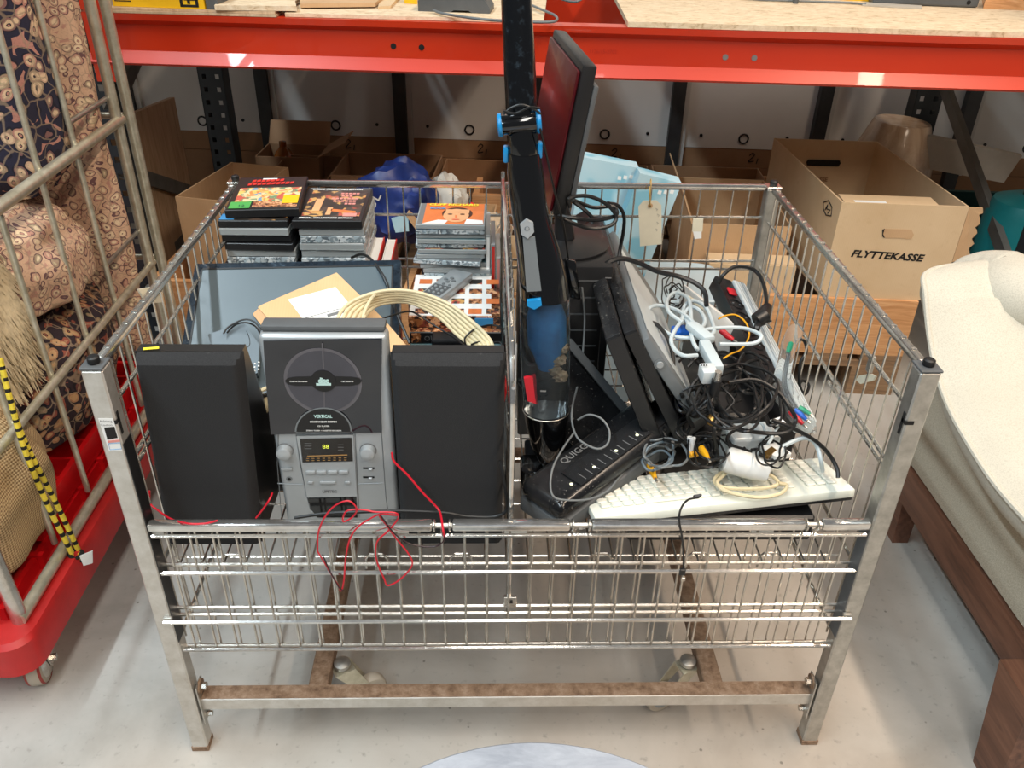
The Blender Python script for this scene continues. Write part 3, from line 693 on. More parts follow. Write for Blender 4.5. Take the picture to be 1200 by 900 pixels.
# ================================================================== WIRE BIN
BW, BD, BH = .6, .80, .845
bin_ = thing('display_bin', 'large zinc plated wire display bin full of old electronics', 'bin', (0, .4, 0))
ZF = .45           # level of the wire floor inside
def sub(parent, p0, p1, r, mt, name, n=6, smooth=True): return MB().cyl(p0, p1, r, n=n).build(name, mt, parent, smooth=smooth)
for (sx, sy) in ((-1, 0), (1, 0), (-1, 1), (1, 1)):
    x0 = -BW if sx < 0 else BW-.03; y0 = 0 if sy == 0 else BD-.03
    m = MB(); m.rbox((x0, y0, 0), (.03,0,0), (0,.03,0), (0,0,BH), .0025, 1); post = m.build('post', 'zinc_worn' if sx < 0 else 'steel_matte', bin_)
    cx, cy = x0+.015, y0+.015
    MB().rbox((x0-.001, y0-.001, BH+.0005), (.032,0,0), (0,.032,0), (0,0,.004), .001, 1).build('cap', 'dark_grey_plastic' if sy == 0 else 'zinc', post)
    MB().lathe([(.0075, 0), (.0085, .002), (.0085, .009), (.006, .011)], (cx, cy, BH+.0046), (0,0,1), 12).build('knob', 'black', post, smooth=True)
    MB().rbox((x0-.001, y0-.001, -.0), (.032,0,0), (0,.032,0), (0,0,.012), .001, 1).build('foot', 'rust', post)
    if sy == 0:
        ix = x0+.03 if sx < 0 else x0; d = -1 if sx < 0 else 1
        # bent locking slot around the inner front edge
        m = MB()
        m.obox((ix+d*.0125 if d < 0 else ix, -.0008, .757), (.0125,0,0), (0,.0008,0), (0,0,.006))
        m.obox((ix if d < 0 else ix-.0008, -.0008, .757), (.0008,0,0), (0,.012,0), (0,0,.006))
        m.obox((ix if d < 0 else ix-.0008, .006, .735), (.0008,0,0), (0,.006,0), (0,0,.038))
        m.build('locking_slot', 'hole_black', post)
        MB().obox((ix if d < 0 else ix-.0012, .001, .30), (.0012,0,0), (0,.028,0), (0,0,.42 if sx < 0 else .25)).build('inner_strip', 'monitor_black' if sx < 0 else 'dark_grey_plastic', post)
# caution sticker on the left front post
pl = [c for c in bin_.children if c.name.startswith('post')][0]
def fp(px, py, d=.0006): return at(px, py, Y=-d)
st = decal([fp(115, 490), fp(132.5, 490), fp(143.5, 528), fp(128, 529)], (0,-1,0), 'print_white', pl, 'sticker')
xd = fp(131, 493)-fp(117, 493)
text('Achtung', .0052, fp(117, 494.6, .0013), (1,0,0), (0,0,1), 'print_grey', st)
text('Caution', .0052, fp(118, 499, .0013), (1,0,0), (0,0,1), 'print_grey', st)
decal([fp(122, 501, .0012), fp(134, 500, .0012), fp(138, 513, .0012), fp(126, 515, .0012)], (0,-1,0), 'black_ink', st)
decal([fp(126, 516.5, .0012), fp(140, 515, .0012), fp(141, 517.5, .0012), fp(127, 519, .0012)], (0,-1,0), 'print_pink', st)
MB().tube([fp(127, 520, .0015), fp(141, 519, .0015), fp(142.5, 526, .0015), fp(129, 527, .0015)], .0004, 4, closed=True).build('print', 'print_blue', st)
# horizontal rails and vertical wires per panel
def wires(panel, base, n, step, z0, z1, r, axis, mt='zinc'):
    first = None
    for k in range(n):
        off = V((step*k, 0, 0)) if axis == 'x' else V((0, step*k, 0))
        if first is None: first = sub(panel, V(base)+V((0,0,z0)), V(base)+V((0,0,z1)), r, mt, 'wire'); first.name = 'wire'
        else: dup(first, panel, off)
XS = BW-.03; SPX = .0362
# back
bp = MB().rbox((-XS+.001, BD-.022, .8385), (2*XS-.002,0,0), (0,.013,0), (0,0,.013), .003).build('back_panel', 'chrome', bin_, smooth=True)
for z in (.774, .668, .648, .46, .27): sub(bp, (-XS, BD-.012, z), (XS, BD-.012, z), .0032, 'zinc', 'rail')
wires(bp, (-XS+.018, BD-.018, 0), 31, SPX, .262, .8383, .002, 'x')
# sides
for sx in (-1, 1):
    xw = sx*(BW-.015)
    sp_ = MB().rbox((xw-.0065, .031, .836), (.013,0,0), (0,BD-.062,0), (0,0,.013), .003).build('side_panel', 'zinc', bin_, smooth=True)
    k = 0
    y = .06
    while y < BD-.05:
        MB().obox((xw-.004, y, .8492), (.008,0,0), (0,.003,0), (0,0,.002)).build('weld_tab', 'chrome', sp_); y += SPX*1.0
    for z in (.768, .66, .645, .44, .27): sub(sp_, (xw, .03 if z != .645 else .03, z), (xw, BD-.03 if z != .645 else .3, z), .0036, 'zinc', 'rail')
    wires(sp_, (xw-sx*.006, .05, 0), 20, SPX, .262, .8358, .002, 'y')
# front: fixed inner panel and the folded down outer flap
fp_ = MB().cyl((-XS, .03, .258), (XS, .03, .258), .0034, n=8).build('front_panel', 'zinc', bin_, smooth=True)
for z in (.337, .354, .454): sub(fp_, (-XS, .03, z), (XS, .03, z), .0034, 'zinc', 'rail')
wires(fp_, (-XS+.02, .036, 0), 31, SPX, .255, .53, .002, 'x')
fl_ = MB().cyl((-XS+.003, .006, .276), (XS-.003, .006, .276), .0036, n=8).build('front_flap', 'chrome', bin_, smooth=True)
for z in (.46, .54): sub(fl_, (-XS+.003, .004, z), (XS-.003, .004, z), .0036, 'chrome', 'rail')
sub(fl_, (-XS-.012, -.006, .357), (XS+.012, -.006, .357), .0036, 'chrome', 'rail')
for s in (-1, 1): MB().rbox((s*(XS+.004)-.007, -.006, .361), (.014,0,0), (0,.006,0), (0,0,.006), .001).build('stop_lug', 'steel_matte', fl_)
wires(fl_, (-XS+.022, .0115, 0), 31, SPX, .272, .552, .002, 'x', 'zinc')
xs_ = [at(p, 618, Y=.005).x for p in (172, 507, 530, 668, 693, 942, 962, 1022)]
for a, b in zip(xs_[::2], xs_[1::2]): MB().rbox((max(a, -XS+.002), -.003, .553), (min(b, XS-.002)-max(a, -XS+.002),0,0), (0,.016,0), (0,0,.016), .004).build('top_channel', 'chrome', fl_, smooth=True)
sub(fl_, (-XS+.004, .005, .560), (XS-.004, .005, .560), .0045, 'steel_matte', 'pivot_rod')
for px in (509, 527, 671, 690, 944, 958):
    p = at(px, 618, Y=.005); MB().tube([V((p.x, .005+.0085*math.cos(q*math.pi/6), .560+.0085*math.sin(q*math.pi/6))) for q in range(12)], .0018, 6, closed=True).build('ring', 'zinc', fl_, smooth=True)
for px in (195, 470, 603, 880): 
    p = at(px, 640, Y=.045); MB().rbox((p.x-.018, .012, .536), (.036,0,0), (0,.0025,0), (0,0,.014), .001).build('clip', 'white_plastic', fl_)
# latch in the middle of the front panel
p = at(598, 703, Y=.025)
MB().rbox((p.x-.011, .02, p.z-.008), (.022,0,0), (0,.008,0), (0,0,.018), .0015).build('latch', 'zinc', fp_); MB().rbox((p.x-.004, .0185, p.z-.002), (.008,0,0), (0,.0012,0), (0,0,.006), .0005).build('latch_slot', 'hole_black', fp_)
# divider across the middle
dv = MB().tube(spline([(-.004, .028, .36), (-.004, .028, .60), (-.004, .03, .70), (-.005, .05, .80), (-.006, .2, .845), (-.008, .5, .862), (-.01, .75, .87)], 8), .0042, 8).build('divider_panel', 'chrome', bin_, smooth=True)
for z in (.80, .70, .60, .52, .46): sub(dv, (-.004, .03, z), (-.009, BD-.024, z), .003, 'zinc', 'rail')
wires(dv, (-.001, .045, 0), 20, SPX, .455, .865, .002, 'y')
sub(dv, (-.01, .75, .45), (-.01, .75, .885), .004, 'zinc', 'upright_rod')
# wire floor
fm = MB()
for k in range(31): x = -XS+.018+SPX*k; fm.tube([(x, .035, ZF-.004), (x, BD-.03, ZF-.004)], .0018, 4)
for k in range(11): y = .06+.068*k; fm.tube([(-XS+.002, y, ZF-.0075), (XS-.002, y, ZF-.0075)], .002, 4)
tag(fm.build('floor_grid', 'zinc', bin_), kind='stuff')
hk = None
for px in (540, 440, 705, 820, 270, 905):
    p = at(px, 640, Y=.05); q = [(p.x-.018, .05, .425), (p.x-.018, .05, .447), (p.x-.010, .05, .457), (p.x+.010, .05, .457), (p.x+.018, .05, .447), (p.x+.018, .05, .425)]
    MB().tube(q, .0022, 6).build('floor_hook', 'zinc', bin_, smooth=True)
# bottom frame
zb_ = at(600, 812, Y=.06).z; zf_ = at(600, 835, Y=.03).z
print('FRAME', zb_, zf_)
zt = .135
fr = MB().rbox((-XS-.004, .012, zt-.03), (2*XS+.008,0,0), (0,.03,0), (0,0,.03), .002, 1).build('bottom_bar', 'zinc_worn', bin_)
MB().box(-XS-.002, XS+.002, .0125, .0415, zt+.0002, zt+.001).build('rusty_top', 'rust', fr)
rb_ = MB().rbox((-XS-.004, BD-.042, zt-.03), (2*XS+.008,0,0), (0,.03,0), (0,0,.03), .002, 1).build('bottom_bar', 'rust', bin_)
for s in (-1, 1):
    xx = s*(XS-.0045)
    MB().rbox((xx-.0015, .004, zt-.062), (.003,0,0), (0,.032,0), (0,0,.1), .001, 1).build('end_plate', 'steel_matte', fr)
    MB().lathe([(.014, 0), (.014, .004)], (xx, .022, zt+.025), (-s, 0, 0), 14).build('washer', 'rust', fr); MB().lathe([(.0075, .004), (.0075, .013)], (xx, .022, zt+.025), (-s, 0, 0), 6).build('bolt', 'zinc', fr)
    MB().lathe([(.005, 0), (.005, .012)], (xx, .02, zt-.05), (-s, 0, 0), 6).build('bolt', 'zinc', fr)
for px, lab in ((372, 0), (838, 1)):
    p = at(px, 806, Z=zt)
    rr = MB().rbox((p.x-.018, .0425, zt-.03), (.036,0,0), (0,BD-.086,0), (0,0,.03), .002, 1).build('long_bar', 'rust', bin_)
    d = 1 if lab == 0 else -1
    cx = p.x+d*.055; cy = .10
    MB().lathe([(.012, 0), (.016, .004), (.016, .012), (.008, .016)], (cx-d*.02, cy, zt-.02), (0,0,1), 16).build('caster_head', 'steel_matte', rr, smooth=True)
    fk = MB(); dr = V((d*.6, -.25 if lab else .35, 0)).normalized(); sd_ = V((-dr.y, dr.x, 0)); c0 = V((cx-d*.02, cy, zt-.022)); w0 = V((cx, cy, .03))+dr*.03
    for s in (-1, 1): fk.prism([c0+sd_*s*.015-dr*.02, c0+sd_*s*.015+dr*.02, w0+sd_*s*.015+dr*.01, w0+sd_*s*.015-dr*.01], sd_*s*.002)
    fk.obox(c0-sd_*.015-dr*.02, dr*.04, sd_*.03, V((0,0,-.003)))
    fk.build('caster_fork', 'zinc_yellow', rr)
    MB().lathe([(.012, -.011), (.03, -.011), (.033, -.006), (.033, .006), (.03, .011), (.012, .011)], V((w0.x, w0.y, .0335)), sd_, 22).build('caster_wheel', 'rubber_grey', rr, smooth=True)
    MB().lathe([(.019, -.0125), (.019, .0125)], V((w0.x, w0.y, .0335)), sd_, 16).build('caster_hub', 'grey_plastic', rr, smooth=True)

# string tag on the back rail
tg = thing('hang_tag', 'cream card tag hanging by string from the back rail', 'tag', at(762, 290, Y=.765))
def tp(px, py, d=0): return at(px, py, Y=.768-d)
decal([tp(x, y) for x, y in ((748, 242), (754, 235), (769, 234.5), (775, 240), (775.5, 286), (750, 288.5))], (0,-1,0), 'tag_card', tg, 'card', .001)
MB().lathe([(.0055, 0), (.0055, .0006)], tp(762, 241, .0016), (0,-1,0), 14).build('eyelet', 'card', tg); MB().lathe([(.002, 0), (.002, .0008)], tp(762, 241, .0022), (0,-1,0), 10).build('eyelet_hole', 'hole_black', tg)
MB().tube(spline([tp(762, 241, .003), tp(762, 228, .006), tp(763, 217, .006), at(763, 210, Y=.78), at(762, 213, Y=.79), tp(761, 226, .003), tp(762, 241, .003)], 5), .0011, 5).build('string', 'string', tg)
hw = [(770, 244), (772, 251), (771, 260), (770, 268)]
for x, y in hw: MB().tube([tp(x-1.5, y, .0014), tp(x+.5, y+1.5, .0014), tp(x-.8, y+3, .0014)], .0004, 4).build('handwriting', 'print_grey', tg)
cl = thing('paper_clip_label', 'small white paper clip label on the back wire below the tag', 'clip', at(817, 280, Y=.76))
decal([at(x, y, Y=.764) for x, y in ((812, 256), (824, 256), (823, 271), (811, 271))], (0,-1,0), 'cream_plastic', cl, 'holder', .002); decal([at(x, y, Y=.763) for x, y in ((812, 271), (822, 271), (822, 279), (814, 280))], (0,-1,0), 'print_white', cl, 'paper', .001)
cl = thing('price_holder', 'cream plastic clip dangling on the right mesh side near the front post', 'clip', at(1015, 448, X=.59))
decal([at(x, y, X=.583) for x, y in ((1005, 445), (1009, 440), (1022, 438), (1028, 441), (1025, 446), (1016, 448), (1010, 450))], (-1,0,0), 'cream_plastic', cl, 'plate', .003)
MB().rbox(at(1020, 428, X=.586)-V((.004, .006, .012)), (.008,0,0), (0,.012,0), (0,0,.03), .001).build('clamp', 'steel_matte', cl)
cl = thing('price_holder', 'cream plastic clip on the left mesh side beside the roll cage posts', 'clip', at(180, 345, X=-.6))
decal([at(x, y, X=-.598) for x, y in ((160, 339), (188, 334), (190, 354), (170, 356))], (1,0,0), 'cream_plastic', cl, 'plate', .003)
# ================================================================== LEFT COMPARTMENT
def speaker(label, x0, x1, y0, dx, yaw=0):
    z0 = ZF+.001; h = .375; d = .20
    T = thing('loudspeaker', label, 'speaker', ((x0+x1)/2, y0+d/2, z0), 'black loudspeakers flanking the stereo')
    u = V((x1-x0, 0, 0)); up = V((dx, 0.0, h)); dep = V((0, d, 0))
    w0 = V((x0+.002, y0+.02, z0)); wd = V((x1-x0-.004, 0, 0))
    m = MB(); m.prism([w0, w0+V((0, d*.95, 0)), w0+V((0, d*.85, h*.3))+up*0, w0+up+V((0, .022, 0)), w0+up], wd); m.build('cabinet', 'monitor_black', T)
    def fn(a, b):  # grille: rounded edges, softly rolled top
        ed = min(a, 1-a)*(x1-x0); rz = min(b, 1-b)*h
        r = .012; fx = 1-max(0, (r-ed)/r)**2; fz = 1-max(0, (r*1.2-rz)/(r*1.2))**2
        return V((x0, y0, z0)) + u*a + up*b + V((0, .022*(1-min(fx, fz)), 0))
    A = [i/24 for i in range(25)]
    m = MB(); m.grid(lambda a, b: fn(a, b), 41, 61); m.build('grille', 'speaker_cloth', T, smooth=True)
    return T
sl = speaker('black cloth-fronted loudspeaker at the left end beside the front left post', -.583, -.424, .068, .022)
speaker('black cloth-fronted loudspeaker right of the silver stereo by the divider', -.188, -.0165, .068, .002)
decal([V((-.548+x, .088+y, .828)) for x, y in ((0, 0), (.022, .004), (.02, .01), (-.002, .006))], (0,0,1), 'print_yellow', sl, 'yellow_mark')
# silver stereo
YS = .092
def sp(px, py, d=0): return at(px, py, Y=YS-d)
hi = thing('stereo_unit', 'silver vertical compact stereo with smoked disc door between the loudspeakers', 'stereo', (-.285, .18, ZF+.001))
tl, tr = sp(303, 393), sp(456, 393)
xl, xr_ = -.380, -.190; zt_ = .862
bl_ = sp(330, 605); br_ = sp(463, 602)
m = MB(); m.rbox((xl, YS, ZF+.001), (xr_-xl,0,0), (0,.036,0), (0,0,zt_-.012-ZF), .008, 3); m.build('body', 'silver_plastic', hi, smooth=True)
m = MB(); m.rbox((xl+.003, YS+.010, zt_-.0105), (xr_-xl-.006,0,0), (0,.03,0), (0,0,.010), .004, 2); m.build('top_cover', 'dark_grey_plastic', hi, smooth=True)
m = MB(); m.prism([V((xl+.006, YS+.0362, ZF+.001)), V((xl+.006, YS+.12, ZF+.001)), V((xl+.006, YS+.11, ZF+.12)), V((xl+.006, YS+.042, zt_-.02)), V((xl+.006, YS+.0362, zt_-.02))], (xr_-xl-.012,0,0)); m.build('rear_housing', 'dark_grey_plastic', hi)
dpx = [(309, 398), (448, 396.5), (447, 470), (448, 505), (412, 506), (340, 507), (318, 507.5), (313, 455)]
door = decal([sp(x, y, .001) for x, y in dpx], (0,-1,0), 'smoked_glass', hi, 'disc_door', .004)
def disc(px, py, r, mt, d, th=.0006, par=door, name='disc', n=40):
    return MB().lathe([(r, 0), (r, th)], sp(px, py, d), (0,-1,0), n).build(name, mt, par)
k_ = mpp(sp(379, 450))
disc(378.5, 447, 45*k_, 'cd_grey', .0052); disc(378.5, 447, 41*k_, 'cd_inner', .0058)
decal([sp(x, y, .0064) for x, y in ((376.8, 402), (378.6, 402), (380, 432), (378.4, 432))], (0,-1,0), 'cd_grey', door, 'seam'); decal([sp(x, y, .0064) for x, y in ((379.4, 459), (380.6, 459), (381, 486), (379.6, 486))], (0,-1,0), 'cd_grey', door, 'seam')
disc(379, 446.5, 14.5*k_, 'black', .0068); 
wing = [(334, 446.5), (337, 443), (346, 441.5), (366, 441), (366, 452), (346, 452), (337, 450)]
decal([sp(x, y, .0064) for x, y in wing], (0,-1,0), 'black', door, 'wing'); decal([sp(758-x, y, .0064) for x, y in wing], (0,-1,0), 'black', door, 'wing')
text('disc', .0125, sp(379.3, 448.6, .0076), (1,0,0), (0,0,1), 'print_mint', door, bold=.0009, align='CENTER', sx=.8)
decal([sp(x, y, .0074) for x, y in ((370.5, 449), (388, 449), (388, 451.6), (370.5, 451.6))], (0,-1,0), 'print_mint', door, 'emblem')
text('DIGITAL PROGRAM', .0030, sp(350, 447.6, .0072), (1,0,0), (0,0,1), 'print_white', door, align='CENTER', bold=.0001); text('1 BIT DIGITAL', .0030, sp(407, 447.6, .0072), (1,0,0), (0,0,1), 'print_white', door, align='CENTER', bold=.0001)
arc = [(348, 506.5)]+[(379+33.5*math.cos(math.pi-q*math.pi/20), 505.5-28*math.sin(q*math.pi/20)) for q in range(21)]+[(414, 506.3)]
decal([sp(x, y, .0066) for x, y in arc], (0,-1,0), 'silver_dark', door, 'arch_rim', .0006)
arc2 = [(350, 506)]+[(379+31.5*math.cos(math.pi-q*math.pi/20), 505.5-26.3*math.sin(q*math.pi/20)) for q in range(21)]+[(412.5, 506)]
ap = decal([sp(x, y, .0074) for x, y in arc2], (0,-1,0), 'black', door, 'arch_plate', .0006)
text('VERTICAL', .0080, sp(378.8, 489.5, .0085), (1,0,0), (0,0,1), 'print_mint', ap, align='CENTER', bold=.0003, sx=.78)
text('COMPONENT SYSTEM', .0042, sp(379, 495, .0085), (1,0,0), (0,0,1), 'print_white', ap, align='CENTER', bold=.0002)
text('CD PLAYER', .0036, sp(379.2, 499.9, .0085), (1,0,0), (0,0,1), 'print_white', ap, align='CENTER', bold=.0001)
text('+', .0036, sp(379.2, 502.6, .0085), (1,0,0), (0,0,1), 'print_white', ap, align='CENTER')
text('STEREO TUNER + CASSETTE RECORDER', .0031, sp(379.8, 505.1, .0085), (1,0,0), (0,0,1), 'print_white', ap, align='CENTER', bold=.0001, sx=.98)
# lower fascia
decal([sp(x, y, .0012) for x, y in ((347.5, 510.5), (414, 509), (418.5, 581), (360, 582))], (0,-1,0), 'silver_plastic', hi, 'fascia', .002)
dsp = decal([sp(x, y, .0034) for x, y in ((351.5, 514.5), (412, 513), (413.5, 540), (354.5, 541.5))], (0,-1,0), 'lcd_dark', hi, 'display', .001)
text('88', .0112, sp(382, 525.5, .0047), (1,0,0), (0,0,1), 'led_green', dsp, align='CENTER')
MB().obox(sp(360, 535, .0047), sp(407, 533.6, .0047)-sp(360, 535, .0047), (0,.0004,0), (0,0,.0014)).build('tuner_scale', 'dial_amber', dsp)
for rowy in (537.6, 540):
    for k in range(8): MB().obox(sp(359+k*6.3, rowy-.2*k*.5, .0047), (.0042,0,0), (0,.0003,0), (0,0,.0007)).build('scale_mark', 'dial_amber', dsp)
for k in range(3): MB().obox(sp(357, 520+3*k, .0047), (.011,0,0), (0,.0003,0), (0,0,.0006)).build('scale_mark', 'print_grey', dsp); MB().obox(sp(396, 521.5+3*k, .0047), (.009,0,0), (0,.0003,0), (0,0,.0006)).build('scale_mark', 'print_grey', dsp)
for px in (334, 431.5):
    c0 = sp(px, 527.5); kn = MB().lathe([(.0125, 0), (.0125, .006), (.0115, .013), (.0095, .0145)], c0, (0,-1,0), 28).build('knob', 'silver_plastic', hi, smooth=True)
    MB().lathe([(.0135, 0), (.0135, .0016)], c0, (0,-1,0), 28).build('knob_ring', 'print_grey', kn)
for k in range(4):
    a = sp(358.8+k*12.9, 555, .0033); MB().rbox(a, (.0155,0,0), (0,-.0035,0), (0,0,.0072), .002, 2).build('button', 'silver_plastic', hi, smooth=True)
for px, w in ((361, .009), (375, .026), (404.5, .009)): MB().rbox(sp(px, 566.5, .0033), (w,0,0), (0,-.0035,0), (0,0,.0055), .0025, 2).build('button', 'silver_plastic', hi, smooth=True)
MB().rbox(sp(329.5, 550.5), (.0185,0,0), (0,-.0035,0), (0,0,.0055), .0025, 2).build('power_button', 'silver_plastic', hi, smooth=True)
MB().lathe([(.0052, 0), (.0052, .001)], sp(339, 561), (0,-1,0), 18).build('jack_ring', 'silver_dark', hi); MB().lathe([(.0028, .001), (.0028, .0015)], sp(339, 561), (0,-1,0), 14).build('jack_hole', 'hole_black', hi)
for py in (549.5, 560): 
    MB().obox(sp(425.5, py), (.0185,0,0), (0,-.0006,0), (0,0,.0032)).build('slider_slot', 'hole_black', hi); MB().rbox(sp(432, py+.6), (.0065,0,0), (0,-.004,0), (0,0,.0035), .001, 1).build('slider', 'silver_plastic', hi)
text('LIFETEC', .0072, sp(386.5, 577.2, .0036), (1,0,0), (0,0,1), 'print_grey', hi, align='CENTER', bold=.0003, sx=.95)
decal([sp(x, y, .0012) for x, y in ((361, 584), (417.5, 582.5), (419, 606), (372, 606), (365, 597))], (0,-1,0), 'gloss_black', hi, 'cassette_window', .001)
for q in ([(326, 509), (325, 545), (330, 605)], [(347, 510), (352, 545), (360, 583), (364, 598)], [(416, 508), (420, 583), (421, 606)], [(447, 507), (452, 580), (455, 604)]):
    MB().tube([sp(x, y, .0008) for x, y in q], .0006, 4).build('seam', 'silver_dark', hi)
for q in ([(325, 566.5), (355, 568)], [(420, 567), (449, 566)]): MB().tube([sp(x, y, .0008) for x, y in q], .0006, 4).build('seam', 'silver_dark', hi)

# flat monitor lying on its back behind the stereo
TVn = V((0, -.5, .866)).normalized(); TVd = V((0, -.866, -.5)); TVp = V((0, .485, .79))
def tv(px, py, h=0): return atp(px, py, TVp+TVn*h, TVn)
A = tv(228, 308); B = tv(470, 303.5); ux = (B-A).normalized(); ux = (ux-TVn*ux.dot(TVn)).normalized(); dn = TVn.cross(ux)*-1
if dn.z > 0: dn = -dn
wv = (B-A).length; hv = .30
mon = thing('flat_monitor', 'flat black monitor with dusty glossy frame lying on its back', 'monitor', A+ux*wv/2+dn*hv-TVn*.04)
MB().rbox(A-TVn*.03, ux*wv, dn*hv, TVn*.03, .004, 2).build('frame', 'dusty_bezel', mon, smooth=True)
MB().obox(A+ux*.017+dn*.017+TVn*.0002, ux*(wv-.034), dn*(hv-.04), TVn*.0005).build('screen', 'screen', mon)
for o_, a_, b_ in ((A+ux*.014+dn*.014, ux*(wv-.028), dn*.0032), (A+ux*.014+dn*.014, ux*.0032, dn*(hv-.034)), (A+ux*(wv-.0172)+dn*.014, ux*.0032, dn*(hv-.034))): MB().obox(o_+TVn*.0002, a_, b_, TVn*.0016).build('inner_lip', 'black', mon)
MB().rbox(A+ux*wv*.3+dn*hv*.3-TVn*.06, ux*wv*.4, dn*hv*.4, TVn*.0298, .008, 2).build('rear_bulge', 'monitor_black', mon)
# support crate below monitor is the pile of games/books
sb = tag(MB().rbox((-.555, .22, ZF+.001), (.33,0,0), (0,.17,0), (0,0,.135), .004, 1).build('storage_box', 'black'), 'black storage box buried under the flat monitor', 'box')

# cardboard mailer on the monitor
EP = TVp+TVn*.006
def en(px, py, h=0): return atp(px, py, EP+TVn*h, TVn)
ev = thing('cardboard_mailer', 'tan cardboard mailer with a white address label on the flat monitor', 'mailer', en(390, 400))
MB().prism([en(*q) for q in ((303, 362), (308, 359), (395, 321.5), (420, 346), (452, 378), (476, 406), (478, 500), (372, 440))], TVn*.006).build('sleeve', 'envelope', ev)
MB().prism([en(q[0], q[1], .001) for q in ((296.5, 369), (303.5, 362), (340, 400), (322, 402))], TVn*.003).build('inner_flap', 'card', ev)
lb_ = decal([en(q[0], q[1], .0062) for q in ((337.5, 351), (393, 336.5), (410, 357), (404, 372), (410, 392), (356, 392), (349, 385), (358, 378))], TVn, 'print_white', ev, 'address_label')
e1 = (en(393, 336.5)-en(337.5, 351)).normalized(); e2 = TVn.cross(e1)
for k, (px, py, L_) in enumerate(((355, 373.5, .07), (384, 371.5, .033), (360, 378, .03))):
    MB().obox(en(px, py, .007), e1*L_, e2*(.0008 if k != 1 else .006), TVn*.0004).build('print', 'print_grey', lb_)
MB().tube([en(360, 379, .0072), en(379, 374.5, .0072), en(381, 377.5, .0072), en(362, 382, .0072)], .0004, 4, closed=True).build('print', 'print_grey', lb_)
# slim grey phone base with dot keys
RP = TVp+TVn*.02
def ro(px, py, h=0): return atp(px, py, RP+TVn*h, TVn)
rt = thing('desk_phone_base', 'slate grey desktop device with dot keys leaning on the monitor by the stereo', 'device', ro(280, 420))
quad = [(246, 396), (287, 381.5), (306, 408), (303.5, 441), (285, 447), (258, 440)]
MB().prism([ro(*q) for q in quad], TVn*.012).build('shell', 'router_grey', rt); MB().prism([ro(q[0], q[1]+1.5, -.006) for q in quad], TVn*.0058).build('base', 'black', rt)
for i in range(5):
    for j in range(3): MB().lathe([(.0018, 0), (.0014, .001)], ro(285+i*4.6-j*.2, 431-i*1.6+j*4.2, .0122), TVn, 8).build('key', 'white_plastic', rt)
MB().tube(spline([ro(278, 411, .0125), ro(291, 406, .0125), ro(292.5, 398, .0125), ro(289, 388, .0125)], 5), .0005, 4).build('moulded_line', 'black', rt)
text('one', .010, ro(281.5, 421, .0126), e1, e2, 'print_white', rt)
def cable(name, label, pts, r, mt, cat='cable', n=6, group=None, seg=7):
    o = MB().tube(spline(pts, n), r, seg).build(name, mt, smooth=True); return tag(o, label, cat, group)
cable('thin_cable', 'thin black cable looped over the slate grey device', [ro(262, 391, .02), ro(268, 383, .02), ro(284, 375, .02), ro(296, 376, .02), ro(304, 384, .018), ro(307, 395, .015), ro(300, 383, .018), ro(288, 378, .03), ro(275, 381, .022), ro(266, 390, .016)], .0016, 'cable_black')
cable('monitor_cable', 'black cable hanging down over the right side of the flat monitor', [at(412, 302, Y=.55), at(424, 298, Y=.53), at(436, 305, Y=.5), tv(448, 322, .006), tv(454, 335, .006), tv(460, 352, .012), tv(466, 370, .02), tv(474, 388, .02), tv(480, 402, .02)], .0028, 'cable_black')
# ------------------------------------------------------------------ stacks of cases
def case(name, label, cat, o, w, d, h, rot, body, cover, group, parts=True):
    """flat plastic case lying at o (front left bottom corner), rot about z"""
    c, s_ = math.cos(rot), math.sin(rot); ux_ = V((c, s_, 0)); uy_ = V((-s_, c, 0))
    T = thing(name, label, cat, V(o)+ux_*w/2+uy_*d/2, group)
    MB().rbox(o, ux_*w, uy_*d, V((0,0,h)), .0012, 1).build('shell', body, T)
    if cover: MB().obox(V(o)+ux_*.003+uy_*.003+V((0,0,h)), ux_*(w-.006), uy_*(d-.006), V((0,0,.0004))).build('cover', cover, T)
    return T, ux_, uy_
h = .0148
def stack(x, y, n, top, w, d, hh, spec, lowlab, grp, nm, cat):
    """spec: from the top downwards, list of (label, body, cover, rot, dx)"""
    z = top
    for k in range(n):
        z -= hh+.0006
        if z < ZF: break
        if k < len(spec): lab, body, cover, rot, dx = spec[k]
        else: lab, body, cover, rot, dx = lowlab, random.choice(['cover_black', 'cover_black', 'clear_case', 'case_edges']), None, random.uniform(-.04, .04), random.uniform(-.004, .004)
        yield case(nm, lab, cat, V((x+dx, y+random.uniform(-.003, .003), z)), w, d, hh-.0006, rot, body, cover, grp)
p = at(249, 262, Y=.60)
zt1 = .842
g1 = list(stack(-.568, .572, 27, zt1, .135, .19, h, [
    ('black film case with a blue corner, second in the left stack', 'cover_black', 'picture_dark', .02, 0),
    ('clear film case third from the top of the left stack', 'clear_case', None, .0, 0),
    ('black film case fourth from the top of the left stack', 'cover_black', None, .01, .002),
    ('black film case fifth from the top of the left stack', 'cover_black', None, -.02, .006),
    ('clear film case with pale green sleeve, sixth in the left stack', 'clear_case', None, .01, .008),
    ('clear film case with yellow sleeve, seventh in the left stack', 'case_edges', None, .02, .006)],
    'plastic film case low in the left stack hidden behind the flat monitor', 'film cases in the left stack', 'film_case', 'case'))
T, ux_, uy_ = g1[0]
decal([V((-.566, .576, zt1-.0008))+ux_*a+uy_*b for a, b in ((0, 0), (.028, 0), (.028, .03), (0, .03))], (0,0,1), 'print_blue', T); decal([V((-.566, .576, zt1-.0008))+ux_*a+uy_*b for a, b in ((0, .13), (.026, .13), (.026, .18), (0, .18))], (0,0,1), 'print_blue', T)
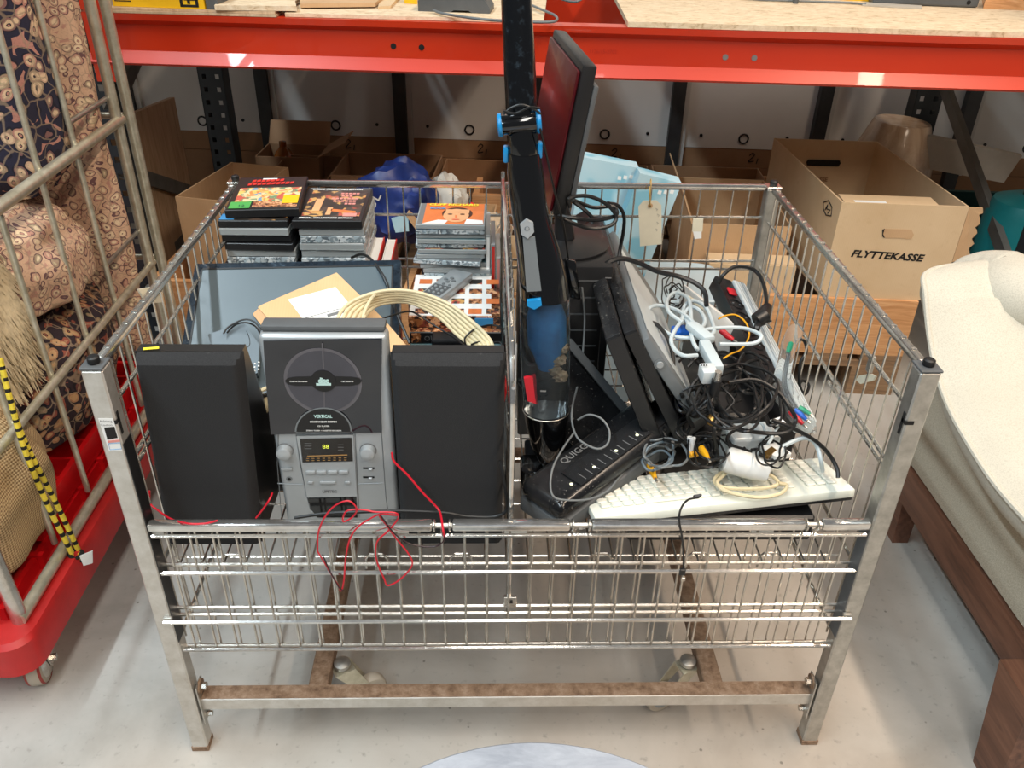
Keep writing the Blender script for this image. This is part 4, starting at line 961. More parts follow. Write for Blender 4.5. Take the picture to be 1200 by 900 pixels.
T, ux_, uy_ = case('film_case', 'colourful film case lying askew on top of the left stack', 'case', V((-.553, .578, zt1+.0012)), .142, .195, .0165, .09, 'cover_black', 'cover_black', 'film cases in the left stack')
o = V((-.553, .578, zt1+.0182))
def cov(a0, a1, b0, b1, mt, sk=0, lift=0): return decal([o+ux_*a+uy_*b+V((0,0,lift)) for a, b in ((a0, b0), (a1, b0+sk), (a1, b1+sk), (a0, b1))], (0,0,1), mt, T)
cov(.012, .136, .045, .125, 'picture_bright'); cov(.006, .046, .006, .042, 'print_green', 0, .0006); cov(.05, .136, .012, .045, 'picture_faces'); cov(.105, .136, .03, .075, 'box_yellow', 0, .0004)
for k, (b0, nn) in enumerate(((.158, 7), (.138, 10))):
    for i in range(nn):
        a = .03+i*.0095+k*-.006; cov(a, a+.0075, b0+.001*(i % 2)+.0012*i*.5, b0+.014+.0012*i*.5, 'print_red', .003, .0006)
cov(.05, .08, .176, .182, 'print_white', 0, .0006)
text('12', .014, o+ux_*.022+uy_*.014+V((0,0,.0012)), ux_, uy_, 'dark_teal', T, 'lettering')
zt2 = .825
g2 = list(stack(-.418, .575, 26, zt2, .128, .185, h, [
    ('reddish clear film case just below the collector case', 'clear_case', 'picture_dark', .0, .004),
    ('clear film case with brown sleeve, third in the right-hand film stack', 'case_edges', 'picture_faces', .02, .006),
    ('clear film case with a green sticker in the right-hand film stack', 'clear_case', 'print_white', -.01, .002),
    ('clear film case with dark blue sleeve in the right-hand film stack', 'clear_case', 'print_teal', .01, .004)],
    'clear film case low in the right-hand film stack', 'film cases in the right-hand stack', 'film_case', 'case'))
T, ux_, uy_ = case('film_case', 'dark film case with red lettering topping the right-hand film stack', 'case', V((-.424, .570, zt2+.0012)), .136, .192, .0165, .005, 'cover_black', 'cover_black', 'film cases in the right-hand stack')
o = V((-.424, .570, zt2+.0182))
cov(.014, .128, .02, .172, 'picture_dark'); cov(.03, .045, .05, .12, 'skin_print', 0, .0006); cov(.06, .07, .03, .07, 'skin_print', 0, .0006); cov(.068, .118, .05, .062, 'print_orange', -.012, .0006); cov(.095, .122, .022, .04, 'print_pink', 0, .0006)
text('SPECIAL COLLECTOR\'S EDITION', .0098, o+ux_*.012+uy_*.173+V((0,0,.001)), ux_, uy_, 'print_white', T, bold=.0004, sx=.74); text('SPECIAL COLLECTOR\'S EDITION', .0098, o+ux_*.012+uy_*.008+V((0,0,.001)), ux_, uy_, 'print_white', T, bold=.0004, sx=.74)
for k, (a, L_) in enumerate(((.075, .045), (.078, .03), (.06, .06), (.065, .055), (.09, .03))):
    for i in range(int(L_/.008)): cov(a+i*.008, a+i*.008+.006, .148-.015*k, .157-.015*k, 'print_pink', 0, .0006)
# thick white books by the stacks
for k, (px, lab) in enumerate(((443, 'white paperback with red edge standing beside the film stacks'), (458, 'cream paperback standing next to the white paperback'))):
    p = at(px-4, 300, Y=.66); b_ = thing('paperback', lab, 'book', V((p.x, .70, ZF)))
    MB().box(p.x-.008, p.x+.008, .62, .76, ZF+.001, p.z-.004*k).build('pages', 'print_white', b_); MB().box(p.x+.0085, p.x+.0105, .618, .762, ZF+.001, p.z+.001-.004*k).build('cover', 'print_red', b_); MB().box(p.x-.0105, p.x-.0085, .618, .762, ZF+.001, p.z+.001-.004*k).build('cover', 'print_white', b_)

# compact discs
zc_ = .800; hh = .0104
cds = []
spec = []
rots = [0, .01, -.02, .015, -.01, .02, -.12, .06, -.03, .03, .02, -.02, .02]
dxs = [0, .0, .002, -.002, .003, 0, -.008, .006, .012, .014, .012, .015, .014]
ords = ['second', 'third', 'fourth', 'fifth', 'sixth', 'seventh', 'eighth', 'ninth', 'tenth', 'eleventh', 'twelfth', 'thirteenth', 'fourteenth']
for k in range(13): spec.append((('bright blue edged' if k == 0 else 'clear')+' compact disc case, %s from the top of the disc stack' % ords[k], 'clear_case' if k % 3 else 'case_edges', ['print_blue', 'print_grey', 'print_teal', 'print_white', 'picture_dark'][k % 5], rots[k], dxs[k]))
g3 = list(stack(-.190, .640, 34, zc_, .142, .125, hh, spec, 'clear compact disc case low in the disc stack hidden by the remote', 'compact disc cases', 'compact_disc_case', 'case'))
T, ux_, uy_ = case('compact_disc_case', 'compact disc case with orange portrait cover on top of the disc stack', 'case', V((-.190, .636, zc_+.0012)), .142, .125, .0098, -.02, 'clear_case', 'print_grey', 'compact disc cases')
o = V((-.190, .636, zc_+.0114))
cov(.014, .139, .003, .122, 'print_orange')
def ell(ca, cb, ra, rb, mt, lift, n=24): return decal([o+ux_*(ca+ra*math.cos(2*math.pi*i/n))+uy_*(cb+rb*math.sin(2*math.pi*i/n))+V((0,0,lift)) for i in range(n)], (0,0,1), mt, T)
ell(.083, .062, .032, .036, 'hair_print', .0006); ell(.081, .05, .027, .038, 'skin_print', .0008); cov(.058, .108, .064, .085, 'skin_print', 0, .0009)
for ca in (.068, .094): ell(ca, .056, .005, .003, 'hair_print', .0014)
ell(.081, .026, .008, .002, 'print_red', .0014); cov(.079, .083, .036, .05, 'print_orange', 0, .0014)
decal([o+ux_*a+uy_*b+V((0,0,.0007)) for a, b in ((.014, .003), (.06, .004), (.066, .022), (.045, .024))], (0,0,1), 'print_white', T); decal([o+ux_*a+uy_*b+V((0,0,.0007)) for a, b in ((.1, .004), (.139, .003), (.137, .024), (.104, .03))], (0,0,1), 'print_white', T)
text('CLIFF RICHARD', .0165, o+ux_*.02+uy_*.106+V((0,0,.0016)), ux_, uy_, 'print_yellow', T, bold=.0006, sx=.92, shear=.15)
text('ROCK', .012, o+ux_*.024+uy_*.085+V((0,0,.0016)), ux_, uy_, 'print_blue', T, bold=.0006)
# leaning discs right of the stack
for k in range(3):
    x = -.046+.011*k; T = thing('compact_disc_case', ['clear disc case standing on edge right against the disc stack', 'disc case with red sleeve standing second beside the disc stack', 'disc case standing nearest the divider beside the disc stack'][k], 'case', V((x, .7, ZF)), 'compact disc cases')
    z1_ = [.785, .765, .735][k]
    MB().rbox((x, .645, z1_-.125), (.0098,0,0), (0,.135,0), (0,0,.125), .001, 1).build('shell', 'clear_case', T); MB().obox((x+.002, .6445, z1_-.12), (.006,0,0), (0,.0004,0), (0,0,.115)).build('spine', ['print_white', 'print_red', 'print_pink'][k], T)
    if k == 0: tag(MB().rbox((-.047, .64, ZF+.001), (.034,0,0), (0,.13,0), (0,0,.158), .001, 1).build('game_box', 'cover_black'), 'black game box standing under the edge-on disc cases', 'box')
# box sets and remote in front of the discs
def bset(name, label, px0, px1, py_top, Yf, dpt, zt_, hgt, mt, topmt, cat='box'):
    a = at(px0, py_top, Y=Yf); b = at(px1, py_top, Y=Yf)
    T = thing(name, label, cat, V(((a.x+b.x)/2, Yf+dpt/2, zt_-hgt)))
    MB().rbox((a.x, Yf, zt_-hgt), (b.x-a.x,0,0), (0,dpt,0), (0,0,hgt), .0015, 1).build('case', mt, T); MB().box(a.x+.002, b.x-.002, Yf+.002, Yf+dpt-.002, zt_, zt_+.0005).build('cover', topmt, T)
    return T, a.x, b.x
T, xa, xb = bset('box_set', 'grey teal box set lowest under the remote control', 480, 590, 392, .44, .185, .640, .05, 'print_teal', 'print_teal')
tag(MB().rbox((xa, .44, ZF+.001), (xb-xa,0,0), (0,.18,0), (0,0,.137), .002, 1).build('media_crate', 'black'), 'black media crate under the box sets', 'crate')
T, xa, xb = bset('box_set', 'black box set with pale spine title under the picture-covered set', 479, 588, 378, .442, .19, .6665, .025, 'cover_black', 'picture_faces')
text('OUTLANDER', .016, V((xa+.028, .4418, .6475)), (1,0,0), (0,0,1), 'print_grey', T, sx=.95); MB().obox((xa+.004, .4413, .6435), (.018,0,0), (0,.0005,0), (0,0,.021)).build('print', 'picture_faces', T)
T, xa, xb = bset('box_set', 'white box set printed with small photos under the remote control', 477, 577, 352, .458, .19, .6935, .026, 'picture_faces', 'print_white')
for i in range(5):
    for j in range(4):
        if random.random() < .9: MB().obox((xa+.012+.035*i, .466+.045*j, .6941), (.026,0,0), (0,.022,0), (0,0,.0005)).build('photo', random.choice(['picture_faces', 'picture_dark', 'print_orange']), T)
MB().rbox((xb-.034, .4565, .673), (.036,0,0), (0,.0012,0), (0,0,.017), .0005, 1).build('sticker', 'print_blue', T)
zr = .6955
A = pz(492, 343, zr+.018); B = pz(531, 314, zr+.018); Cc = pz(551, 322, zr+.018)
ax_ = (B-A); ay_ = (Cc-B); ay_ = (ay_-ax_.normalized()*ay_.dot(ax_.normalized())); A = A-V((0,0,.018))
rm = thing('remote_control', 'silver remote control with round pad on the photo-covered box set', 'remote', A+ax_/2+ay_/2)
MB().rbox(A, ax_, ay_, V((0,0,.018)), .004, 2).build('shell', 'silver_plastic', rm, smooth=True)
xa_, ya_ = ax_.normalized(), ay_.normalized(); zt_r = A+V((0,0,.0181)); La, Lb = ax_.length, ay_.length
MB().obox(zt_r+xa_*La*.04+ya_*Lb*.12, xa_*La*.34, ya_*Lb*.76, V((0,0,.0005))).build('keypad', 'dark_grey_plastic', rm)
for i in range(3):
    for j in range(3): MB().lathe([(.0032, 0), (.0026, .002)], zt_r+xa_*La*(.1+.1*i)+ya_*Lb*(.27+.23*j)+V((0,0,.0005)), (0,0,1), 10).build('key', 'silver_plastic', rm)
for q in range(4):
    a = q*math.pi/2; MB().lathe([(.0045, 0), (.004, .002)], zt_r+xa_*(La*.58+.009*math.cos(a))+ya_*(Lb*.5+.009*math.sin(a)), (0,0,1), 12).build('key', 'silver_dark', rm)
MB().lathe([(.0035, 0), (.003, .0022)], zt_r+xa_*La*.58+ya_*Lb*.5, (0,0,1), 12).build('key', 'silver_plastic', rm)
for j in (.25, .55): MB().lathe([(.0035, 0), (.003, .002)], zt_r+xa_*La*.42+ya_*Lb*(j+.2), (0,0,1), 10).build('key', 'silver_dark', rm)
# black power brick on the teal box set
q = at(506, 402, Y=.41); tag(MB().rbox((q.x, .40, ZF+.001), (.075,0,0), (0,.038,0), (0,0,q.z+.01-ZF), .004, 2).build('power_brick', 'cover_black'), 'black ribbed power brick behind the right loudspeaker', 'adapter')
# cream coil of cable
cc_ = thing('cable_coil', 'coiled cream cable arching from the mailer to behind the right loudspeaker', 'cable', at(500, 400, Y=.3))
for k in range(6):
    w = k*.6; d = .008*k
    pts = [at(393+4*k, 396+k, Y=.26), at(396+6*k-2, 378, Y=.30), at(404+5.5*k, 360+1.2*k, Y=.34+d*.3), at(424+4*k, 348+1.8*k, Y=.36+d*.3), at(455+3*k, 340.5+2.6*k, Y=.37+d*.2), at(490, 343+3.0*k, Y=.37), at(525-2*k, 356+3.2*k, Y=.35), at(552-3.5*k, 376+3*k, Y=.31), at(569-3.6*k, 392+2.6*k, Y=.27), at(578-4.4*k, 408+k, Y=.24), at(580-5*k, 440, Y=.22)]
    MB().tube(spline(pts, 7), .0034, 8).build('strand', 'cable_cream', cc_, smooth=True)
MB().tube(spline([at(424, 400, Y=.27), at(424, 384, Y=.30), at(427, 366, Y=.335), at(434, 352, Y=.355), at(440, 345, Y=.36)], 6), .0034, 8).build('strand', 'cable_cream', cc_, smooth=True)
cable('thin_cable', 'thin black cable sweeping over the cream coil to the right loudspeaker', [at(416, 388, Y=.27), at(430, 381, Y=.30), at(455, 371, Y=.33), at(478, 365, Y=.36), at(490, 369, Y=.37), at(510, 382, Y=.36), at(528, 393, Y=.33), at(544, 404, Y=.28), at(545, 396, Y=.28), at(556, 386, Y=.29), at(575, 381, Y=.31), at(588, 386, Y=.30), at(590, 410, Y=.25)], .0017, 'cable_black')
cable('thin_cable', 'thin black lead lying over the cream strands beside the divider', [at(552, 404, Y=.26), at(560, 401, Y=.26), at(575, 402, Y=.27), at(588, 404, Y=.26), at(590, 440, Y=.2)], .0017, 'cable_black')
# red plastic part between loudspeaker and divider
q = [(584.5, 453), (592, 452), (594, 460), (588, 485), (584, 489)]
tag(MB().prism([at(x, y, Y=.16) for x, y in q], (0, .04, 0)).build('red_bracket', 'red_plastic'), 'bright red plastic bracket wedged between loudspeaker and divider', 'bracket')
# beige bundle of cables glimpsed between left loudspeaker and stereo
bd_ = thing('cable_bundle', 'cream cable bundle glimpsed between left loudspeaker and stereo', 'cable', (-.40, .2, ZF+.18))
for k in range(4): MB().tube(spline([at(284+3*k, 452+4*k, Y=.2), at(294+3*k, 455+5*k, Y=.19), at(304, 458+6*k, Y=.19), at(312, 455+8*k, Y=.2)], 5), .0035, 7).build('strand', ['cable_cream', 'cable_black'][k % 2], bd_, smooth=True)
MB().lathe([(.006, -.03), (.016, -.02), (.02, 0), (.016, .02), (.006, .03)], at(301, 478, Y=.20), (.3, 0, 1), 16).build('plug', 'cable_cream', bd_, smooth=True)
# red and black loudspeaker wire across the front rail
yw = -.004
def fw(px, py, y=-.0105): return at(px, py, Y=y)
sw = thing('speaker_wire', 'red speaker wire with loops draped over the front rail below the stereo', 'wire', fw(430, 610))
MB().tube(spline([fw(372, 646), fw(373, 625), fw(380, 607), fw(392, 593), fw(408, 587, -.012), fw(418, 596, -.012), fw(413, 606), fw(402, 611), fw(405, 600), fw(416, 597), fw(430, 598), fw(440, 600, -.012), fw(463, 601, -.014), fw(466, 608), fw(455, 622), fw(442, 635), fw(441, 655), fw(450, 678), fw(455, 686), fw(470, 678), fw(483, 662), fw(478, 648), fw(465, 632), fw(452, 614), fw(445, 603, -.012), fw(466, 604, -.012)], 7), .0014, 6).build('core', 'wire_red', sw, smooth=True)
MB().tube(spline([fw(372, 646), fw(383, 664), fw(396, 686), fw(400, 692), fw(403, 680), fw(405, 655), fw(410, 632), fw(420, 617), fw(437, 606), fw(447, 602, -.012)], 7), .0014, 6).build('core', 'wire_red', sw, smooth=True)
MB().tube(spline([fw(378, 650, -.013), fw(386, 668, -.013), fw(397, 688, -.013), fw(402, 692, -.013)], 5), .0012, 6).build('core', 'wire_dark', sw, smooth=True); MB().tube(spline([fw(446, 604, -.013), fw(462, 625, -.013), fw(480, 637, -.013), fw(505, 641, -.013), fw(518, 636, -.013), fw(522, 626, -.013)], 6), .0012, 6).build('core', 'wire_dark', sw, smooth=True)
cable('speaker_wire', 'red wire running down the front of the right loudspeaker', [at(459, 530, Y=.06), at(462, 541, Y=.055), at(478, 557, Y=.05), at(495, 577, Y=.045), at(513, 596, Y=.04), at(517, 606, Y=.02), fw(519, 620, -.011), fw(521, 630, -.011)], .0018, 'wire_red', 'wire')
cable('speaker_wire', 'red wire at the foot of the left loudspeaker over the front rail', [at(175, 575, Y=.055), at(176, 590, Y=.05), at(185, 598, Y=.04), at(200, 608, Y=.02), fw(220, 613.5, -.008), fw(240, 613.5, -.008), fw(255, 610, -.008)], .0016, 'wire_red', 'wire')
cable('speaker_wire', 'short red wire between left loudspeaker and stereo', [at(300, 607, Y=.06), at(308, 597, Y=.06), at(316, 585, Y=.065), at(319, 578, Y=.08)], .0016, 'wire_red', 'wire')
cable('mains_cable', 'black mains cable running along behind the front rail to the divider', [at(345, 607, Y=.05), at(380, 602, Y=.05), at(420, 600, Y=.045), at(470, 599, Y=.045), at(520, 601, Y=.045), at(545, 605, Y=.045), at(575, 606, Y=.045), at(591, 601, Y=.045), at(594, 590, Y=.05), at(590, 560, Y=.05), at(586, 540, Y=.06)], .0028, 'cable_black')
# ================================================================== RIGHT COMPARTMENT
# stick vacuum cleaner standing on its nozzle
vac = thing('stick_vacuum', 'tall black stick vacuum cleaner with blue accents standing in the bin', 'vacuum cleaner', at(642, 545, Y=.22))
def vy(py): return .335-.115*(py+40)/570
def vring(py, cx, hw, k=.95, n=32, sq=2.0):
    c = at(cx, py, Y=vy(py)); s_ = mpp(c)*hw; out = []
    for j in range(n):
        a = 2*math.pi*j/n; ca, sa = math.cos(a), math.sin(a)
        out.append(c+V((math.copysign(abs(ca)**(2/sq), ca)*s_, math.copysign(abs(sa)**(2/sq), sa)*s_*k, 0)))
    return out
def vloft(name, mt, secs, par=vac, k=.95, sq=2.0): return MB().loft([vring(*q, k=k, sq=sq) for q in secs]).build(name, mt, par, smooth=True)
vloft('tube', 'vac_tube', [(-70, 602, 16.5), (0, 605, 18), (60, 608, 18.7), (110, 610.5, 18.8), (134, 611.5, 18.5)])
c0, c1 = at(586, 147, Y=vy(146)-.012), at(631, 142.5, Y=vy(146)-.012); rr_ = 11.5*mpp(c0); e = (c1-c0)
MB().lathe([(rr_*.96, 0), (rr_, .002), (rr_, e.length-.002), (rr_*.96, e.length)], c0, e, 24).build('hinge_barrel', 'vac_black', vac, smooth=True)
for a, b in ((-.004, .0035), (e.length-.0035, e.length+.0045)): MB().lathe([(rr_*1.0, a), (rr_*1.18, a+.002), (rr_*1.18, b-.001), (rr_*.9, b)], c0, e, 24).build('hinge_cap', 'vac_blue', vac, smooth=True)
vloft('collar', 'vac_black', [(134, 611, 18.5), (160, 612.5, 18.5), (178, 613.5, 18.8), (181, 613.5, 18)])
up_b = vloft('motor_body', 'vac_black', [(178, 613.5, 20), (205, 616, 21.5), (240, 619.5, 21.5), (262, 623.5, 22.5), (290, 630, 25.5), (320, 635.5, 28), (346, 638, 29)])
for px, py in ((592.5, 181), (632.5, 176)):
    p = at(px, py, Y=vy(py)); MB().rbox(p-V((.004, .01, .011)), (.008,0,0), (0,.02,0), (0,0,.024), .003, 2).build('side_catch', 'vac_blue', vac, smooth=True)
def front(px, py, hw, k=.95, ex=.0): 
    y = vy(py); c = at(px, py, Y=y); return at(px, py, Y=y-mpp(c)*hw*k-ex)
gp = [(612.5, 278, 24), (627, 278, 24), (634.5, 341, 29), (617, 342, 29)]
MB().prism([front(*q, ex=.0012) for q in gp], (0, .006, 0)).build('grip_insert', 'silver_dark', vac)
bt = [(609.5, 264, 23), (617, 258, 23), (625, 262, 23), (626, 272, 23), (618.5, 280, 24), (611, 275, 23)]
MB().prism([front(*q, ex=.004) for q in bt], (0, .008, 0)).build('button', 'silver_plastic', vac); 
MB().lathe([(.0042, 0), (.0042, .0008)], front(617.6, 268, 23, ex=.0042), (0,-1,0), 16).build('button_ring', 'silver_dark', vac); MB().lathe([(.0026, 0), (.0026, .001)], front(617.6, 268, 23, ex=.005), (0,-1,0), 14).build('button_centre', 'silver_plastic', vac)
cup = vloft('dust_cup', 'clear_cup', [(346.5, 638.3, 29.5), (380, 638.5, 29.6), (420, 639, 29), (450, 639.5, 27.8), (478, 640, 26)])
vloft('filter', 'filter_blue', [(352, 639, 15), (372, 640, 19.5), (404, 641, 19), (414, 641, 14), (430, 641, 9)], cup)
for (px, py, r) in ((652, 420, .012), (648, 432, .010), (658, 408, .009), (655, 440, .011)): lump('dust', None, None, at(px, py, Y=vy(py)-.006), (r, r, r*.8), 'dust_fluff', px*.1, .5, 6, cup, 3)
MB().prism([front(x, y, 22) for x, y in ((614, 444), (628, 440), (630, 474), (618, 470))], (0, .008, 0)).build('red_flap', 'plug_red', cup)
text('max', .006, front(633, 459, 29, ex=.001), (1,0,0), (0,0,1), 'print_white', cup)
MB().prism([front(*q, ex=.004) for q in ((617.5, 353, 29), (634, 351, 29), (635, 358, 29), (626, 363, 29), (618, 359, 29))], (0, .008, 0)).build('latch', 'vac_blue', vac)
noz = vloft('nozzle_neck', 'gloss_black', [(478.5, 640, 27), (500, 641, 24), (520, 642, 20), (536, 642.5, 13), (545, 643, 8)])
MB().tube([V(q) for q in vring(479.5, 640, 27.2)], .0011, 6, closed=True).build('chrome_edge', 'zinc', noz, smooth=True)
# nozzle foot that carries the vacuum
p = at(642, 545, Y=.22); MB().rbox((p.x-.05, p.y-.03, ZF+.001), (.1,0,0), (0,.06,0), (0,0,max(.01, p.z-ZF+.004)), .008, 2).build('floor_nozzle', 'gloss_black', vac, smooth=True)
MB().tube(spline([front(590, 134, 22), front(600, 126, 22), front(612, 123, 22, ex=.003), front(626, 128, 22), front(634, 134, 20)], 6), .0018, 6).build('tie_cord', 'cable_black', vac, smooth=True); MB().tube(spline([front(590, 130, 22), front(604, 133, 22, ex=.002), front(620, 126, 22, ex=.003), front(632, 127, 20)], 6), .0018, 6).build('tie_cord', 'cable_black', vac, smooth=True)

# black tower with slotted front
bx_l, bx_r, bY, bT = .02, .187, .40, .826
tw = thing('black_tower', 'matte black slotted tower carrying the round monitor foot', 'tower', ((bx_l+bx_r)/2, .5, ZF+.001))
MB().rbox((bx_l, bY, ZF+.001), (bx_r-bx_l,0,0), (0,.21,0), (0,0,bT-ZF-.001), .004, 2).build('housing', 'monitor_black', tw, smooth=True)
for k in range(9): MB().box(bx_l+.055, bx_r-.022, bY-.0012, bY-.0002, bT-.03-.034*k, bT-.027-.034*k).build('slot_line', 'dark_grey_plastic', tw)
MB().rbox((bx_r-.016, bY-.004, ZF+.01), (.014,0,0), (0,.0036,0), (0,0,bT-ZF-.03), .0015, 1).build('corner_strip', 'cover_black', tw)
# monitor with red back, seen nearly edge on
N1, N0 = at(684, 76, Y=.42), at(648, 252, Y=.42); F1 = at(649, 34, Y=.66)
wv_ = (F1-N1); hv_ = (N0-N1); nr = hv_.cross(wv_).normalized()
if nr.x > 0: nr = -nr      # the red back looks left
rmn = thing('red_back_monitor', 'monitor with glossy dark red back standing almost edge on behind the vacuum', 'monitor', N0+wv_/2)
MB().rbox(N1-nr*.024, wv_, hv_, nr*.024, .003, 2).build('housing', 'monitor_black', rmn, smooth=True)
wn, hn = wv_.normalized(), hv_.normalized()
MB().rbox(N1+wn*.006+hn*.012+nr*.0002, wv_*.96, hv_*.94, nr*.006, .005, 2).build('red_back', 'monitor_red', rmn, smooth=True)
MB().rbox(N1+hn*.03-nr*.0345, wv_*1.0, hv_*.86-hn*.02, nr*.0102, .004, 2).build('screen_side', 'dark_grey_plastic', rmn, smooth=True)
ft = at(668, 282, Y=.50); fz = bT+.001
MB().lathe([(.085, 0), (.085, .004), (.06, .009), (.02, .012)], (.105, .505, fz), (0,0,1), 40).build('round_foot', 'monitor_black', rmn, smooth=True)
MB().tube([V((.105, .505, fz+.008)), V((.10, .515, fz+.05)), N0+wv_*.45+hn*-.04-nr*.01], [.02, .016, .018], 14).build('neck', 'monitor_black', rmn, smooth=True)
cable('monitor_cable', 'stiff black cable coiled on the round foot of the red-backed monitor', [at(668, 243, Y=.42), at(668, 232, Y=.42), at(690, 230, Y=.44), at(712, 240, Y=.45), at(722, 254, Y=.45), at(716, 264, Y=.44), at(695, 268, Y=.43), at(670, 261, Y=.42), at(655, 253, Y=.42), at(675, 256, Y=.41), at(700, 258, Y=.44), at(722, 252, Y=.46), at(718, 242, Y=.47), at(695, 243, Y=.46), at(670, 234, Y=.45), at(685, 246, Y=.44), at(695, 256, Y=.44)], .0036, 'cable_black')
cable('mains_cable', 'black cable arching down from the monitor coil behind the leaning slabs', [at(712, 238, Y=.5), at(724, 241, Y=.52), at(731, 252, Y=.52), at(731, 268, Y=.52), at(727, 290, Y=.52), at(724, 310, Y=.5)], .0036, 'cable_black')
lead = cable('power_lead', 'thin black lead with inline plug hanging in front of the slotted tower', [at(633, 150, Y=.27), at(641, 185, Y=.29), at(650, 225, Y=.33), at(660, 262, Y=.35), at(665, 296, Y=.375), at(666, 305, Y=.38)], .0018, 'cable_black')
MB().rbox(at(661, 305, Y=.37), (.022, 0, -.004), (0, .016, 0), (.014, 0, -.075), .004, 2).build('inline_plug', 'gloss_black', lead, smooth=True)
cable('power_lead', 'thin pale lead falling from the inline plug to the sealing device', [at(682, 337, Y=.385), at(685, 370, Y=.38), at(684, 400, Y=.36), at(681, 430, Y=.33), at(676, 455, Y=.30), at(671, 475, Y=.23), at(670, 492, Y=.20), at(674, 508, Y=.17), at(682, 518, Y=.15), at(700, 526, Y=.14), at(712, 520, Y=.15), at(714, 505, Y=.165), at(705, 491, Y=.18), at(690, 486, Y=.19), at(677, 492, Y=.195)], .0019, 'cable_grey')
cable('power_lead', 'thin dark lead curving from the sealing device over the keyboard corner', [at(672, 508, Y=.165), at(660, 525, Y=.125), at(649, 545, Y=.08), at(645, 565, Y=.05), at(648, 581, Y=.035), at(662, 586, Y=.035), at(690, 585, Y=.05), at(712, 575, Y=.085), at(725, 560, Y=.12), at(735, 550, Y=.15)], .0017, 'cable_grey')
# leaning slabs (players on edge, lengthwise towards the back)
def leaner(name, label, pts, Y, dep, mt, ext=1.0, cat='player', r=.004, dd=(0,0,0)):
    P, Dn, Wd = [at(x, y, Y=Y) for x, y in pts]; d = (Dn-P)*ext; w = (Wd-P)
    T = thing(name, label, cat, P+d+w/2+V((0, dep/2, 0)))
    MB().rbox(P, w, V((dd[0], dep, dd[2])), d, r, 2).build('housing', mt, T, smooth=True)
    return T, P, d, w
T, P, d, w = leaner('media_player', 'dusty black player standing on edge nearest the vacuum cleaner', ((709, 398), (744, 486), (728, 389)), .19, .56, 'dusty_black', 1.75)
MB().obox(P+w*.06+d*.02+V((0,-.0012,0)), w*.88, d*.96, V((0,.001,0))).build('end_plate', 'cover_black', T)
T, P, d, w = leaner('media_player', 'second dusty black player on edge between the first and the silver one', ((730, 391), (772, 478), (746, 385)), .21, .52, 'dusty_black', 1.6)
MB().obox(P+w*.06+d*.02+V((0,-.0012,0)), w*.88, d*.96, V((0,.001,0))).build('end_plate', 'cover_black', T)
T, P, d, w = leaner('media_player', 'silver player on edge with a round button beside the black players', ((748, 403), (790, 465), (761, 395)), .215, .47, 'silver_dark', 1.55)
c0 = P+d*.28+w*.5+V((0,-.0008,0))
MB().lathe([(.010, 0), (.010, .0012)], c0, (0,-1,0), 22).build('button_ring', 'silver_dark', T); MB().lathe([(.0062, .0012), (.0058, .004)], c0, (0,-1,0), 18).build('button', 'silver_plastic', T, smooth=True)
MB().obox(P+w*.02-d*.0+V((0,.03,0))+w.normalized()*(w.length+.0), w*.02, V((0,.36,0)), d*.95).build('seam_plate', 'strip_alu', T)
# thick black cable over the slabs to the power strip
cable('mains_cable', 'thick black cable draped from the slotted tower across the players to the power strip', [at(704, 318, Y=.42), at(712, 308, Y=.42), at(728, 303, Y=.43), at(748, 308, Y=.44), at(770, 318, Y=.45), at(795, 324, Y=.46), at(815, 332, Y=.45), at(826, 343, Y=.43), at(828, 358, Y=.4)], .0048, 'cable_black')
# dark tray leaning below the dust cup
o_ = at(668, 396, Y=.34); a_ = at(749, 494, Y=.30)-o_; b_ = at(690, 545, Y=.24)-at(749, 494, Y=.30)
tr_ = thing('black_tray', 'dusty black plastic tray leaning right of the vacuum dust cup', 'tray', o_+a_+b_)
nn_ = a_.cross(b_).normalized()
if nn_.y > 0: nn_ = -nn_
MB().rbox(o_, a_, b_, -nn_*.012, .004, 2).build('panel', 'dusty_black', tr_, smooth=True); MB().rbox(o_-nn_*-.0005, a_, b_*.13, nn_*.008, .003, 2).build('rim', 'dark_grey_plastic', tr_, smooth=True)
# black bag sealer with clear lid
SA = V((.012, .098, 0)); SBp = V((.318, .372, 0)); sx_ = (SBp-SA).normalized(); sy_ = V((sx_.y, -sx_.x, 0)); L_ = (SBp-SA).length
z0 = .512
sl_ = thing('bag_sealer', 'dusty black bag sealer with clear lid strip lying across the bin', 'sealer', V(((SA+SBp)/2).to_tuple()[:2]+(z0,)))
wS = .10
tiltz = V((0,0,.035))
ax3 = (sx_*L_+V((0,0,.05)))
b0 = SA+V((0,0,z0))
MB().rbox(b0, ax3, sy_*wS, V((0,0,.03)), .006, 2).build('base', 'dark_grey_plastic', sl_, smooth=True)
u3 = ax3.normalized()
ld = MB().rbox(b0+V((0,0,.0302))-u3*.002, ax3*.70, sy_*(wS*.98), V((0,0,.036)), .016, 4).build('lid', 'dusty_black', sl_, smooth=True)
MB().rbox(b0+V((0,0,.0664))+sy_*wS*.42+u3*.055, ax3*.60, sy_*wS*.46, V((0,0,.004)), .0018, 2).build('clear_strip', 'clear_lid', sl_, smooth=True)
for k in range(12): MB().obox(b0+V((0,0,.0708))+sy_*wS*.66+u3*(.07+.016*k), u3*.0012, sy_*wS*.18, V((0,0,.0004))).build('scale_line', 'print_grey', sl_)
for k in range(4): MB().lathe([(.003, 0), (.003, .001)], b0+V((0,0,.0708))+sy_*wS*.75+u3*(.045+.055*k), (0,0,1), 10).build('lamp', 'led_white', sl_)
text('QUIGG', .019, b0+V((0,0,.0666))+sy_*wS*.30+u3*.075, u3, -sy_, 'print_grey', sl_, bold=.0003)
